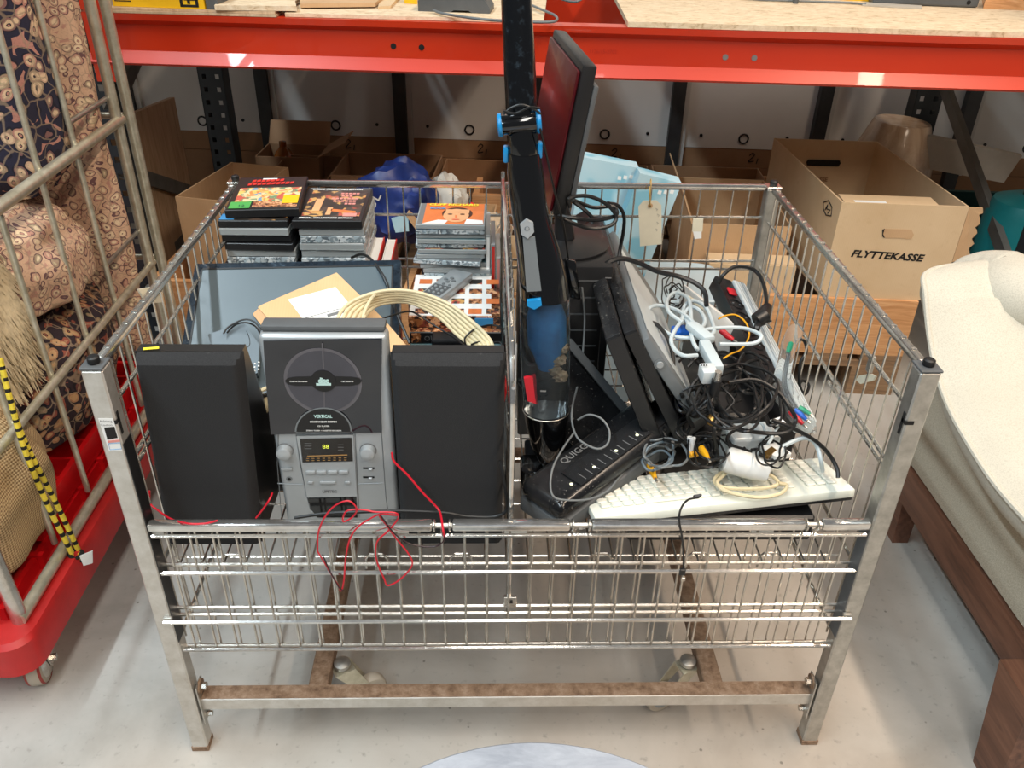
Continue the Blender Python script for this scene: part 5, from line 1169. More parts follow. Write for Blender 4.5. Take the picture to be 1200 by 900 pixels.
MB().rbox(b0+V((0,0,.031))+ax3*.72+sy_*.012, ax3*.27, sy_*(wS*.7), V((0,0,.008)), .003, 1).build('tail_plate', 'dusty_black', sl_, smooth=True)
tag(MB().rbox((.03, .19, ZF+.001), (.22,0,0), (0,.13,0), (0,0,.05), .004, 1).build('flat_adapter_case', 'cover_black'), 'flat black case under the bag sealer', 'case')

# white keyboard
kz = .552; KA = pz(697, 607, kz); KB = pz(1003, 573.5, kz); kx = (KB-KA); kL = kx.length; kx.normalize(); ky = V((-kx.y, kx.x, -.16)).normalized(); kn = kx.cross(ky)
kD = .118
kb = thing('keyboard', 'long white computer keyboard lying along the front rail', 'keyboard', KA+kx*kL/2+ky*kD/2-kn*.02)
MB().rbox(KA-kn*.016, kx*kL, ky*kD, kn*.016, .003, 2).build('case', 'keyboard_white', kb, smooth=True)
MB().obox(KA-kn*.022+kx*.003+ky*.003, kx*(kL-.006), ky*(kD-.006), kn*.0055).build('underside', 'cover_black', kb)
kw = .0172; kdp = .0142
km = MB().rbox(V((0,0,0)), kx*kw*.92, ky*kdp*.9, kn*.004, .0015, 1).build('key', 'key_white', kb)
km.location = KA+kx*.02+ky*.03 - XF[kb]+V((0,0,0)); 
me_ = km.data; off0 = XF[kb]
for v in me_.vertices: v.co = v.co + off0   # mesh local to its own key corner
first = True
for r_ in range(6):
    for c_ in range(22):
        if c_ in (15, 18): continue
        if r_ == 0 and 4 <= c_ <= 9: continue
        o2 = km if first else km.copy()
        if not first: COL.objects.link(o2); o2.parent = kb
        first = False
        o2.location = KA+kx*(.018+c_*kw*1.115+(.004*r_ if c_ < 15 else 0)*-.5)+ky*(.024+r_*kdp*1.05)+kn*.0002-off0
MB().rbox(KA+kx*(.018+4*kw*1.115)+ky*.024+kn*.0002, kx*kw*1.115*5.9, ky*kdp*.9, kn*.004, .0015, 1).build('space_bar', 'key_white', kb)
tag(MB().rbox((.20, .085, ZF+.001), (.32,0,0), (0,.10,0), (0,0,.055), .004, 1).build('black_case', 'cover_black'), 'long black case hidden under the keyboard', 'case')
# usb lead hanging over the front rail
us = cable('usb_lead', 'black usb lead hanging over the front rail', [fw(819, 583, .03), fw(806, 586, .02), fw(798, 596, .0), fw(796, 610, -.010), fw(800, 635, -.012), fw(801, 660, -.012), fw(801, 668, -.012)], .0017, 'cable_black')
MB().rbox(fw(797, 668, -.016), (.010,0,0), (0,.006,0), (0,0,-.014), .0015, 1).build('plug', 'cover_black', us); MB().rbox(fw(798.5, 677.5, -.0155), (.007,0,0), (0,.004,0), (0,0,-.008), .0005, 1).build('contact', 'zinc', us)
MB().rbox(fw(812, 585, .028), (.014,0,.003), (0,.005,0), (0,0,.006), .002, 1).build('plug', 'cover_black', us)
# power strip
Fp = at(838, 322, Z=.66); Np = at(915, 484, Z=.62); a = Np-Fp; an = a.normalized(); wv2 = V((an.y*-1, an.x, 0)).normalized()*-1
if wv2.x < 0: wv2 = -wv2
wv2 = (wv2*.9+V((0,0,-.30))).normalized(); un_ = wv2.cross(an)
if un_.z < 0: un_ = -un_
ps = thing('power_strip', 'long black and silver power strip with red switch at the right side of the bin', 'power strip', (Fp+Np)/2-un_*.04)
MB().rbox(Fp-un_*.036, a, wv2*.042, un_*.036, .004, 2).build('body', 'cover_black', ps, smooth=True); MB().rbox(Fp-un_*.034+wv2*.0425, a, wv2*.033, un_*.038, .005, 2).build('aluminium_side', 'strip_alu', ps, smooth=True)
for k in range(4): MB().obox(Fp+un_*.0042+wv2*(.049+.006*k), a, wv2*.0006, un_*.0003).build('groove', 'silver_dark', ps)
MB().rbox(Fp+an*.055+wv2*.012+un_*.0002, an*.026, wv2*.02, un_*.006, .002, 1).build('switch', 'plug_red', ps)
for k in range(5): 
    c0 = Fp+an*(.115+.052*k)+wv2*.021; MB().lathe([(.0185, 0), (.0185, .0015), (.016, .0015), (.016, .0002)], c0, un_, 22, caps=False).build('socket', 'monitor_black', ps)
    for s in (-1, 1): MB().lathe([(.0022, 0), (.0022, .0012)], c0+wv2*.008*s, un_, 8).build('pin_hole', 'silver_dark', ps)
tag(MB().rbox(V((.40, .30, ZF+.001)), (.15,0,0), (0,.36,0), (0,0,.12), .005, 1).build('router_box', 'cover_black'), 'black device box under the power strip and cable heap', 'box')
# white power strip and blocks behind
q = at(800, 322, Z=.68); wb_ = thing('white_adapter', 'white angular adapter block behind the pale cable loops', 'adapter', q)
MB().rbox(at(798, 330, Z=.67), V((.05, -.02, -.03)), V((.04, -.12, .0)), V((.0, .0, -.09)), .006, 2).build('housing', 'white_plastic', wb_, smooth=True); MB().rbox(at(806, 345, Z=.685), V((.018, -.006, -.01)), V((.01, -.03, 0)), V((0,0,-.01)), .002, 1).build('label', 'cream_plastic', wb_)
# euro plug on its black cable
eu_ = cable('mains_cable', 'black cable arching behind the power strip to a two pin plug', [at(842, 332, Z=.69), at(848, 322, Z=.71), at(860, 313, Z=.72), at(876, 313, Z=.72), at(888, 320, Z=.71), at(895, 334, Z=.70), at(898, 352, Z=.69), at(896, 364, Z=.685)], .0042, 'cable_black')
MB().tube([at(899, 360, Z=.685), at(893, 372, Z=.685), at(886, 376, Z=.68)], [.010, .017, .015], 14).build('plug', 'cover_black', eu_, smooth=True); MB().rbox(at(886, 372, Z=.685), V((-.012, -.03, -.004)), V((.012, -.004, 0)), V((0,0,-.012)), .003, 1).build('strain_relief', 'cover_black', eu_)
for dy in (0, 7): MB().tube([at(898, 372+dy, Z=.683), at(904, 377+dy*1.2, Z=.68)], .0022, 8).build('pin', 'zinc', eu_, smooth=True)
# pale data cable in loops
def zc5(pts, z): return [at(740+x/5, 290+y/5, Z=z+.004*math.sin(i*1.9)) for i, (x, y) in enumerate(pts)]
wc_ = cable('data_cable', 'thick pale grey data cable in wide loops over the silver player', zc5([(385, 632), (310, 635), (255, 600), (232, 540), (258, 480), (296, 420), (308, 350), (360, 312), (430, 345), (468, 420), (480, 500), (400, 528), (250, 520), (130, 440), (95, 375), (145, 340), (250, 360), (330, 410), (400, 470), (430, 430), (400, 370), (350, 350), (310, 390), (330, 440), (360, 490), (500, 472), (650, 472), (745, 505), (758, 535), (700, 565), (515, 567)], .72), .0038, 'cable_white', n=7, seg=8)
MB().tube(spline(zc5([(300, 440), (222, 380), (208, 310), (255, 265), (325, 290), (345, 340), (350, 430), (352, 520), (375, 580), (390, 600)], .725), 6), .0038, 8).build('loop', 'cable_white', wc_, smooth=True)
MB().rbox(at(803, 377, Z=.745), V((.025, -.05, -.005)), V((.022, .006, 0)), V((0,0,-.015)), .004, 2).build('connector', 'cable_white', wc_, smooth=True)
kp = wc_; MB().rbox(at(819, 398, Z=.735), V((.010, -.075, -.01)), V((.02, .002, 0)), V((0,0,-.02)), .003, 2).build('connector', 'cable_white', wc_, smooth=True); MB().rbox(at(819, 425, Z=.735), V((.003, -.026, -.004)), V((.026, .002, 0)), V((0,0,-.024)), .003, 2).build('kettle_plug', 'strip_alu', wc_, smooth=True)
for k in range(3): MB().lathe([(.0016, 0), (.0016, .0006)], at(822+3*k, 428, Z=.737), (0,-.6,.8), 8).build('pin_hole', 'hole_black', wc_)
vg = thing('video_plug', 'blue video connector among the pale cable loops', 'connector', at(800, 385, Z=.70)); MB().rbox(at(786, 381, Z=.705), V((.05, .01, 0)), V((.006, -.03, 0)), V((0,0,-.018)), .004, 2).build('hood', 'plug_blue', vg, smooth=True); MB().rbox(at(797, 393, Z=.705), V((.03, .006, 0)), V((.002, -.01, 0)), V((0,0,-.010)), .001, 1).build('shield', 'zinc', vg)
vg = thing('video_plug', 'blue video connector at the tip of the bag sealer', 'connector', at(800, 470, Z=.60)); MB().rbox(at(786, 466, Z=.61), V((.032, .004, 0)), V((.004, -.024, 0)), V((0,0,-.012)), .003, 2).build('hood', 'plug_blue', vg, smooth=True); MB().rbox(at(798, 473, Z=.61), V((.02, .0, 0)), V((.002, -.01, 0)), V((0,0,-.008)), .001, 1).build('shield', 'plug_blue', vg)
# phono leads
ph = cable('phono_lead', 'yellow phono lead with a red plug over the power strip', [at(x, y, Z=.70) for x, y in ((842, 374), (850, 370), (862, 369), (873, 377), (878, 390), (874, 403), (866, 411), (858, 414), (848, 420))], .0017, 'plug_yellow')
MB().tube([at(845, 387, Z=.70), at(853, 394, Z=.695), at(859, 398, Z=.69)], [.006, .006, .004], 12).build('red_plug', 'plug_red', ph, smooth=True); MB().tube([at(859, 398, Z=.69), at(864, 401, Z=.688)], .0018, 8).build('pin', 'zinc', ph, smooth=True)
# black cable heap
HR = random.Random(11)
def heap(label, pts, r=.0027, mt='cable_black', z=.64, nm='black_cable'):
    if len(pts) in (12, 13, 14):
        jx, jy = HR.uniform(-6, 6), HR.uniform(-5, 5); ph = HR.uniform(0, 6); sq_ = HR.uniform(.15, .4); cx_ = sum(q[0] for q in pts)/len(pts); cy_ = sum(q[1] for q in pts)/len(pts)
        pts = [(cx_+jx+(q[0]-cx_)*(1+sq_*math.sin(ph))+(q[1]-cy_)*sq_*math.cos(ph)+HR.uniform(-2, 2), cy_+jy+(q[1]-cy_)*(1-sq_*.6*math.sin(ph))+HR.uniform(-2, 2), q[2]+HR.uniform(-.008, .008)) for q in pts]
    return cable(nm, label, [at(q[0], q[1], Z=(q[2] if len(q) > 2 else z)) for q in pts], r, mt)
heap('black cable in a big loop left of the heap beside the silver player', [(742, 440, .70), (744, 408, .72), (752, 390, .73), (765, 378, .73), (780, 392, .72), (788, 415, .70), (790, 440, .68), (800, 465, .67)], .0038)
heap('black cable loop falling from the pale kettle plug', [(835, 400, .72), (841, 420, .71), (842, 440, .70), (835, 452, .69), (820, 470, .68), (806, 485, .66), (812, 500, .62)], .0036)
heap('black cable curling round in the middle of the heap', [(806, 430, .70), (816, 420, .71), (832, 421, .70), (838, 433, .69), (826, 438, .69), (812, 450, .68), (806, 468, .66), (810, 476, .66)], .0034)
for k in range(6):
    a0 = k*.7; cxx, cyy = 868+3*math.cos(a0), 468+3*math.sin(a0*1.7)
    heap('black coiled cable in the heap, coil %s of six' % ['innermost', 'second', 'third', 'fourth', 'fifth', 'outermost'][k], [(cxx+(19+4.2*k)*math.cos(t*.5+a0)*(1-.1*math.sin(t)), cyy+(17+4.6*k)*math.sin(t*.5+a0), .66+.008*k-.004*math.sin(t*.9+k)) for t in range(14)], .0025)
heap('long black cable round the right of the heap down to the keyboard', [(845, 440, .69), (870, 436, .70), (893, 448, .69), (908, 468, .67), (918, 490, .65), (914, 505, .64), (890, 506, .65), (862, 497, .66), (846, 480, .67), (843, 500, .66), (852, 524, .62), (856, 545, .59), (853, 556, .575)], .0036)
heap('black cable sweeping right from the heap over the keyboard end', [(905, 492, .66), (925, 500, .65), (945, 510, .63), (962, 522, .61), (974, 536, .59), (981, 550, .575), (982, 560, .565)], .0036)
for k in range(5):
    heap('dark cable ring in the small tangle between sealer and keyboard, %s ring' % ['smallest', 'second', 'third', 'fourth', 'widest'][k], [(828+(9+2.8*k)*math.cos(t*.52+k), 527+(8+3*k)*math.sin(t*.52+k), .60+.006*k) for t in range(13)], .0018)
for k in range(4):
    heap('grey cable ring beside the keyboard back edge, %s of four' % ['inner', 'second', 'third', 'outer'][k], [(777+(12+3.5*k)*math.cos(t*.52+k*.8), 533+(10+3.2*k)*math.sin(t*.52+k*.8), .585+.005*k) for t in range(13)], .0021, 'cable_grey' if k % 2 else 'router_grey')
for k in range(5):
    heap('thin black cable ring right of the white adapter, %s ring' % ['smallest', 'second', 'third', 'fourth', 'widest'][k], [(905+(7+2.4*k)*math.cos(t*.55+k*1.1), 530+(6+2.8*k)*math.sin(t*.55+k*1.1), .605+.005*k) for t in range(13)], .0017)
for k in range(5):
    heap('thin black cable ring behind the silver player, %s ring' % ['smallest', 'second', 'third', 'fourth', 'widest'][k], [(787+(6+2.6*k)*math.cos(t*.55+k), 345+(5+3.6*k)*math.sin(t*.55+k), .69+.004*k) for t in range(12)], .0014)
dn_ = heap('black lead with silver round plug standing up in the heap', [(836, 463, .69), (832, 472, .68), (820, 480, .67), (812, 486, .66), (828, 470, .68)], .003, nm='round_plug_lead')
p = at(836, 462, Z=.69); MB().tube([p, p+V((.001, -.002, .03))], [.009, .0085], 14).build('plug', 'cover_black', dn_, smooth=True); MB().lathe([(.006, .0), (.006, .016)], p+V((.001, -.002, .03)), (.03, 0, 1), 14).build('contact', 'zinc', dn_, smooth=True)
heap('black cables hanging along the right mesh side behind the plastic bag', [(933, 398, .66), (942, 399, .66), (945, 412, .64), (938, 425, .62), (937, 450, .58), (943, 462, .56), (948, 452, .56), (940, 446, .57), (934, 458, .56)], .003)
heap('thin dark cable inside the heap near the brass plug', [(800, 458, .68), (815, 452, .69), (838, 450, .69), (850, 458, .69), (860, 470, .68), (850, 482, .67)], .002)
p = at(835, 492, Z=.655); tag(MB().lathe([(.003, -.010), (.009, -.006), (.0105, 0), (.009, .006), (.003, .010)], p, (.2, -.3, 1), 18).build('brass_ball', 'brass', smooth=True), 'small round brass ball in the cable heap', 'ball')
for lab, px, py, z_, dv_ in (('yellow phono plug beside the grey cable rings nearest the sealer', 761, 545, .585, (.004, -.035, .0)), ('yellow phono plug in the small tangle, right one of two', 822, 525, .62, (.003, -.034, .004)), ('yellow phono plug in the small tangle, left one of two', 808, 533, .61, (.02, .006, .0)), ('yellow phono plug deep in the heap under the black coil', 833, 441, .68, (.004, -.03, 0))):
    p = at(px, py, Z=z_); T = thing('phono_plug', lab, 'plug', p, 'yellow phono plugs'); MB().tube([p, p+V(dv_)*.6, p+V(dv_)], [.0055, .0055, .0035], 12).build('sleeve', 'plug_yellow', T, smooth=True); MB().tube([p+V(dv_), p+V(dv_)*1.3], .002, 8).build('pin', 'zinc', T, smooth=True)
p = at(810, 515, Z=.62); T = thing('jack_plug', 'lavender grey plug with pale cap beside the small tangle', 'plug', p); MB().tube([p, p+V((-.006, -.03, -.01))], [.007, .004], 12).build('sleeve', 'grey_plastic', T, smooth=True); MB().lathe([(.0075, 0), (.0075, .004)], p, (.1, .3, 1), 14).build('cap', 'white_plastic', T)
# grey box below heap, white adapter on the keyboard
tag(MB().rbox(at(846, 496, Z=.615), V((.085, .01, 0)), V((.01, -.05, 0)), V((0,0,-.09)), .005, 2).build('grey_adapter', 'strip_alu'), 'light grey adapter box under the black coils', 'adapter')
wa_ = thing('white_adapter', 'white plastic plug adapter lying on the keyboard', 'adapter', at(870, 548, Z=.57))
p0_, p1_ = at(850, 538, Z=.60), at(900, 552, Z=.59)
MB().tube([p0_, p0_+(p1_-p0_)*.08, p0_+(p1_-p0_)*.6, p1_], [.020, .0225, .022, .019], 22).build('barrel', 'white_plastic', wa_, smooth=True); MB().rbox(at(878, 532, Z=.605), V((.02, .02, .004)), V((.03, -.03, 0)), V((0,0,-.02)), .003, 2).build('lug', 'white_plastic', wa_, smooth=True)
wl = cable('white_cable', 'cream white cable looped over the keyboard under the adapter', [at(x, y, Z=z_) for x, y, z_ in ((893, 553, .58), (905, 558, .575), (912, 566, .568), (902, 571, .566), (875, 573, .566), (848, 571, .566), (837, 564, .567), (842, 556, .57), (852, 553, .575), (840, 566, .57), (855, 577, .566), (890, 583, .562), (915, 578, .562), (922, 569, .564), (912, 566, .57))], .0032, 'cable_cream', n=7)
wl = cable('white_cable', 'white cable arching from the adapter to the right end of the keyboard', [at(x, y, Z=z_) for x, y, z_ in ((905, 530, .61), (920, 522, .62), (938, 514, .625), (950, 515, .62), (958, 525, .605), (962, 540, .59), (964, 552, .565))], .0038, 'cable_white')
MB().rbox(at(890, 522, Z=.62), V((.03, .01, 0)), V((.02, -.03, 0)), V((0,0,-.012)), .002, 1).build('plug', 'white_plastic', wl); MB().rbox(at(894, 530, Z=.622), V((.02, .018, 0)), V((.006, -.01, 0)), V((0,0,-.008)), .001, 1).build('contact', 'brass', wl)
cable('white_cable', 'thin white twin lead in the heap right of the black coil', [at(x, y, Z=.64) for x, y in ((880, 492), (893, 497), (897, 506), (905, 512), (900, 520), (912, 500))], .0022, 'cable_white')
p = at(902, 492, Z=.65); T = thing('flag_label', 'small white flag label on a cable right of the black coil', 'label', p); MB().rbox(p, V((.018, .004, .004)), V((.004, -.02, .002)), V((0,0,-.002)), .0005, 1).build('paper', 'print_white', T); MB().obox(p+V((.003, -.006, .0005)), V((.013, .003, .003)), V((.001, -.006, .001)), V((0,0,.0006))).build('print', 'print_grey', T)
# clear bag with av leads
gb_ = thing('parts_bag', 'long clear plastic bag with coloured plugs along the right mesh side', 'bag', at(940, 480, Z=.55))
secs = [(932, 388, 10), (925, 402, 9), (921, 420, 9), (917, 440, 10), (918, 458, 13), (927, 474, 15), (938, 488, 14), (948, 499, 9), (954, 506, 3)]
rings = []
for (px, py, hw) in secs:
    c = at(px, py, Z=.70-.10*(py-388)/118); s_ = mpp(c)*hw
    rings.append([c+V((math.cos(2*math.pi*j/20)*s_*(1+.22*mnoise.noise(V((px*.1, j*.9, 0)))), math.sin(2*math.pi*j/20)*s_*.7, math.sin(2*math.pi*j/20)*s_*.6)) for j in range(20)])
MB().loft(rings).build('film', 'clear_bag', gb_, smooth=True)
for (pa, pb, mt) in (((927, 402), (923, 414), 'plug_green'), ((925, 482), (941, 497), 'plug_red'), ((931, 480), (945, 492), 'plug_blue'), ((936, 477), (949, 486), 'plug_green')):
    a_ = at(*pa, Z=.70-.10*(pa[1]-388)/118); b_ = at(*pb, Z=.70-.10*(pb[1]-388)/118); MB().tube([a_, (a_+b_)/2, b_], [.0045, .0055, .0035], 12).build('plug', mt, gb_, smooth=True); MB().tube([b_, b_+(b_-a_)*.3], .002, 8).build('pin', 'zinc', gb_, smooth=True)
for k in range(3): MB().tube(spline([at(924+k, 412, Z=.68), at(919+2*k, 430, Z=.66), at(917+2*k, 450, Z=.64), at(922+3*k, 468, Z=.62), at(928+3*k, 478, Z=.61)], 5), .0016, 6).build('lead', 'cable_grey', gb_, smooth=True)
MB().tube(spline([(.55, .052, .522), (.45, .052, .522), (.3, .052, .522)], 3), .002, 6).build('x', 'zinc', bin_).name = 'keyboard_support_rod'
# ================================================================== ROLL CAGE WITH RUGS (left)
XC = -.95
cg = thing('roll_cage', 'steel roll cage on a red plastic base full of rugs at the left', 'roll cage', (-1.3, .65, 0))
y0c, y1c = .13, 1.17; xL = -1.68; xe = -.895
def red_plate():
    m = MB(); r = .05
    out = []
    for (cx, cy, a0) in ((xe-r, y0c+r-.05, -90), (xe-r, y1c+.03-r, 0), (xL+r, y1c+.03-r, 90), (xL+r, y0c+r-.05, 180)):
        for k in range(7): a = math.radians(a0+15*k); out.append(V((cx+r*math.cos(a), cy+r*math.sin(a), 0)))
    return out
ol = red_plate(); cxm, cym = (xe+xL)/2, (y0c+y1c)/2
m = MB(); n_ = len(ol)
rings = [[V((p.x*k+cxm*(1-k), p.y*k+cym*(1-k), z)) for p in ol] for k, z in ((.97, .105), (1.0, .115), (1.0, .185), (.985, .195), (.90, .195), (.895, .16))]
m.loft(rings, caps=False); m.add([V((p.x*.895+cxm*.105, p.y*.895+cym*.105, .16)) for p in ol], [list(range(n_))]); m.add([V((p.x*.97+cxm*.03, p.y*.97+cym*.03, .105)) for p in ol], [list(range(n_))[::-1]])
rbse = m.build('base', 'red_base', cg, smooth=True)
# ribs moulded in the base, rising in steps
for k in range(9):
    y = y0c+.08+k*.11
    MB().box(xe-.34, xe-.075, y, y+.012, .161, .20).build('rib', 'red_plastic', rbse)
for k in range(3): MB().box(xe-.10-.10*k, xe-.088-.10*k, y0c+.05, y1c-.05, .161, .192).build('rib', 'red_plastic', rbse)
# corner casters
for (x, y, rot) in ((-.955, .175, .25), (-.955, 1.1, .1), (xL+.08, .18, .2), (xL+.08, 1.1, 0)):
    ax_ = V((math.cos(rot), math.sin(rot), 0)); hd = V((-ax_.y, ax_.x, 0)); c0 = V((x, y, .05))
    w_ = MB().lathe([(.014, -.016), (.04, -.016), (.047, -.014), (.05, -.009), (.05, .009), (.047, .014), (.04, .016), (.014, .016)], c0, ax_, 26).build('caster_wheel', 'rubber_grey', cg, smooth=True)
    for s in (-1, 1):
        MB().lathe([(.0495, s*.0105), (.0475, s*.0155)], c0, ax_, 26, caps=False).build('wheel_flank', 'wheel_red', w_, smooth=True)
        MB().lathe([(.038, s*.0163), (.03, s*.022), (.012, s*.024)], c0, ax_, 20).build('hub_disc', 'zinc', w_, smooth=True)
        MB().prism([c0+ax_*s*.025+hd*-.012+V((0,0,-.012)), c0+ax_*s*.025+hd*.012+V((0,0,-.012)), c0+ax_*s*.025+hd*.03+V((0,0,.054)), c0+ax_*s*.025+hd*-.03+V((0,0,.054))], ax_*s*.003).build('fork', 'zinc', w_)
        MB().lathe([(.008, s*.028), (.008, s*.036)], c0, ax_, 6).build('axle_nut', 'zinc', w_)
# base tube, corner posts and side bars
xt = -.93
MB().cyl((xt, y0c+.01, .205), (xt, y1c, .205), .0125, n=14).build('base_tube', 'zinc_yellow', cg, smooth=True)
def bar(p0, p1, r, name='bar', mt='zinc_yellow', n=10): return MB().cyl(p0, p1, r, n=n).build(name, mt, cg, smooth=True)
bar((xt-.005, y0c+.02, .17), (xt-.03, y0c+.02, 1.65), .015, 'corner_post', 'zinc')
bar((XC, 1.115, .17), (XC, 1.115, 1.65), .0125, 'corner_post'); bar((XC+.012, 1.165, .17), (XC+.012, 1.165, 1.65), .0135, 'corner_post'); bar((XC-.02, 1.145, .17), (XC-.02, 1.145, 1.65), .008, 'corner_post')
for z in (.505, .885): bar((XC+.004, y0c+.02, z), (XC+.004, 1.13, z), .0125 if z > .8 else .009, 'cross_tube')
for y in (.357, .531, .71, .885): bar((XC-.008, y, .2), (XC-.008, y, 1.65), .0065)
for z in (.505, .885): bar((XC, 1.16, z), (xL, 1.16, z), .009, 'cross_tube')
for k in range(6): bar((XC-.1-.11*k, 1.155, .2), (XC-.1-.11*k, 1.155, 1.65), .0065)
bar((XC-.01, .885, .60), (XC-.01, 1.11, .60), .005, 'strap', 'steel_matte'); bar((XC-.01, .885, .94), (XC-.01, 1.11, .94), .006, 'strap', 'steel_matte')
for (x, y) in ((xL, y0c+.02), (xL, 1.15)): bar((x, y, .17), (x, y, 1.65), .014, 'corner_post')

# rugs: lofted folded bodies
def rugbody(name, label, secs, mt, seed, amp=.012, fr=9, n=56, sq=2.2):
    """secs: (z, cx, cy, rx, ry, yaw)"""
    rings = []
    zs = []
    S2 = []
    for i in range(len(secs)-1):
        a, b = secs[i], secs[i+1]
        for k in range(6): t_ = k/6; t2 = t_*t_*(3-2*t_); S2.append([a[j]+(b[j]-a[j])*(t_ if j == 0 else t2) for j in range(6)])
    S2.append(list(secs[-1]))
    for (z, cx, cy, rx, ry, yw_) in S2:
        rg = []
        for j in range(n):
            a = 2*math.pi*j/n; ca, sa = math.cos(a), math.sin(a)
            x = math.copysign(abs(ca)**(2/sq), ca)*rx; y = math.copysign(abs(sa)**(2/sq), sa)*ry
            w_ = amp*mnoise.noise(V((x*fr+seed, y*fr, z*fr*.45)))+amp*.7*math.sin(a*7+z*6+seed)
            L0 = math.hypot(x, y) or 1; x += x/L0*w_; y += y/L0*w_
            rg.append(V((cx+x*math.cos(yw_)-y*math.sin(yw_), cy+x*math.sin(yw_)+y*math.cos(yw_), z)))
        rings.append(rg)
    return tag(MB().loft(rings).build(name, mt, smooth=True), label, 'rug')
rugbody('patterned_rug', 'tall folded rug with navy floral pattern standing in the roll cage', [(.80, -1.14, .87, .12, .10, 0), (.86, -1.125, .87, .15, .125, 0), (1.05, -1.12, .87, .152, .13, 0), (1.25, -1.12, .86, .15, .13, 0), (1.5, -1.12, .85, .14, .12, 0)], 'carpet_navy', 1.3, .009)
rugbody('patterned_rug', 'beige border rug standing behind the navy floral rug against the cage posts', [(.27, -1.08, 1.065, .10, .045, 0), (.7, -1.075, 1.065, .11, .05, 0), (1.1, -1.072, 1.065, .11, .05, 0), (1.5, -1.07, 1.065, .11, .045, 0)], 'carpet_beige', 4.1, .006)
rugbody('patterned_rug', 'pink beige rug bulging in a fold at the middle of the roll cage', [(.565, -1.10, .79, .08, .12, .2), (.60, -1.08, .79, .115, .17, .2), (.68, -1.07, .79, .105, .19, .2), (.75, -1.09, .78, .09, .17, .2), (.79, -1.12, .77, .06, .12, .2)], 'carpet_beige', 7.7, .012)
rugbody('patterned_rug', 'dark brown patterned rug rolled at the bottom of the roll cage', [(.265, -1.10, .74, .06, .16, .1), (.30, -1.085, .76, .10, .22, .1), (.40, -1.075, .77, .115, .24, .1), (.50, -1.07, .78, .105, .22, .1), (.56, -1.09, .78, .06, .16, .1)], 'carpet_dark', 2.9, .010)
rugbody('patterned_rug', 'beige rug edge with striped border at the far left picture edge', [(.62, -1.12, .56, .05, .07, .2), (.75, -1.12, .56, .065, .09, .2), (.92, -1.12, .56, .06, .09, .2), (1.0, -1.14, .56, .03, .06, .2)], 'carpet_beige', 8.8, .008)
# stacked red crates carrying the rugs
rc = thing('red_crate', 'red ribbed plastic crate under the rugs in the roll cage', 'crate', (-1.14, .70, .195))
for (xa, xb, ya, yb2) in ((-1.3, -.985, .36, .372), (-1.3, -.985, 1.0, 1.012), (-.997, -.985, .3725, .9995), (-1.3, -1.288, .3725, .9995)): 
    MB().box(xa, xb, ya, yb2, .21, .262).build('wall', 'red_plastic', rc)
for k in range(8): MB().box(-1.287, -.9975, .43+.072*k, .438+.072*k, .21, .258).build('rib', 'red_plastic', rc)
MB().box(-1.3, -.985, .36, 1.012, .203, .2095).build('bottom', 'red_plastic', rc)
# sheepskin
sk = thing('sheepskin', 'cream long haired sheepskin hanging at the left picture edge', 'sheepskin', (-1.06, .42, .5))
def skc(u, v): return V((-1.045+.03*math.sin(v*3)+.02*u, .36+.17*u, .86-.30*v-.03*u*u))
skm = MB(); skm.grid(lambda u, v: skc(u, v)+V((-.01, 0, 0)), 12, 14); skm.grid(lambda u, v: skc(u, v)+V((-.05, 0, 0)), 12, 14); skm.build('hide', 'sheepskin', sk, smooth=True)
hm = MB(); R_ = random.Random(5)
for _ in range(1500):
    u, v = R_.random(), R_.random()**.9; p = skc(u, v); ln = .05+.05*R_.random()
    d1 = V((.05+.03*R_.random(), .5*(u-.4)+R_.uniform(-.25, .25)+.2, -.7)).normalized(); bend = V((R_.uniform(-.1, .15), R_.uniform(-.2, .2), -.5))
    p1 = p+d1*ln*.5+V((.012, 0, 0)); p2 = p1+(d1+bend).normalized()*ln*.5
    hm.tube([p, p1, p2], [.0035, .003, .0008], 3, caps=False)
tag(hm.build('wool', 'sheepskin', sk, smooth=True, fixn=False), kind='stuff')
# burlap sack
rugbody('burlap_sack', 'brown burlap sack slumped at the lower left picture edge', [(.20, -1.06, .33, .06, .12, 0), (.25, -1.055, .33, .095, .17, 0), (.36, -1.05, .335, .10, .175, 0), (.48, -1.06, .34, .085, .15, 0), (.55, -1.08, .34, .05, .10, 0), (.58, -1.10, .34, .02, .05, 0)], 'burlap', 3.3, .012)
o = bpy.data.objects['burlap_sack']; o['category'] = 'sack'
# striped rope, two runs
rp_ = thing('striped_rope', 'yellow and black striped rope tied down to the cage base', 'rope', at(92, 655, X=-.92))
for (pts) in ([at(0, 420, X=-.925), at(15, 480, X=-.922), at(30, 530, X=-.92), at(55, 590, X=-.915), at(84, 648, X=-.905)], [at(4, 440, X=-.925), at(22, 500, X=-.922), at(40, 540, X=-.92), at(66, 590, X=-.915), at(92, 645, X=-.905)]):
    sp2 = spline(pts, 14); k = 0
    m = MB(); 
    for i in range(len(sp2)-1):
        m.tube([sp2[i], sp2[i+1]], .0052, 8, m=(1 if i % 3 == 2 else 0), caps=False)
    m.build('strand', ['rope_yellow', 'rope_black'], rp_, smooth=True)
kn_ = at(90, 652, X=-.905)
for k in range(4): MB().tube([kn_+V((.012*math.cos(t*math.pi/5)*(1 if k % 2 else .6), .012*math.sin(t*math.pi/5), -.010+.006*k+.004*math.sin(t+k))) for t in range(10)], .0045, 7, closed=True).build('knot', 'rope_black' if k % 2 else 'rope_yellow', rp_, smooth=True)
MB().prism([kn_+V((.012, -.01, .01)), kn_+V((.03, .01, .006)), kn_+V((.028, .0, -.02)), kn_+V((.016, -.014, -.014))], (0, .002, 0)).build('tag', 'print_white', rp_)

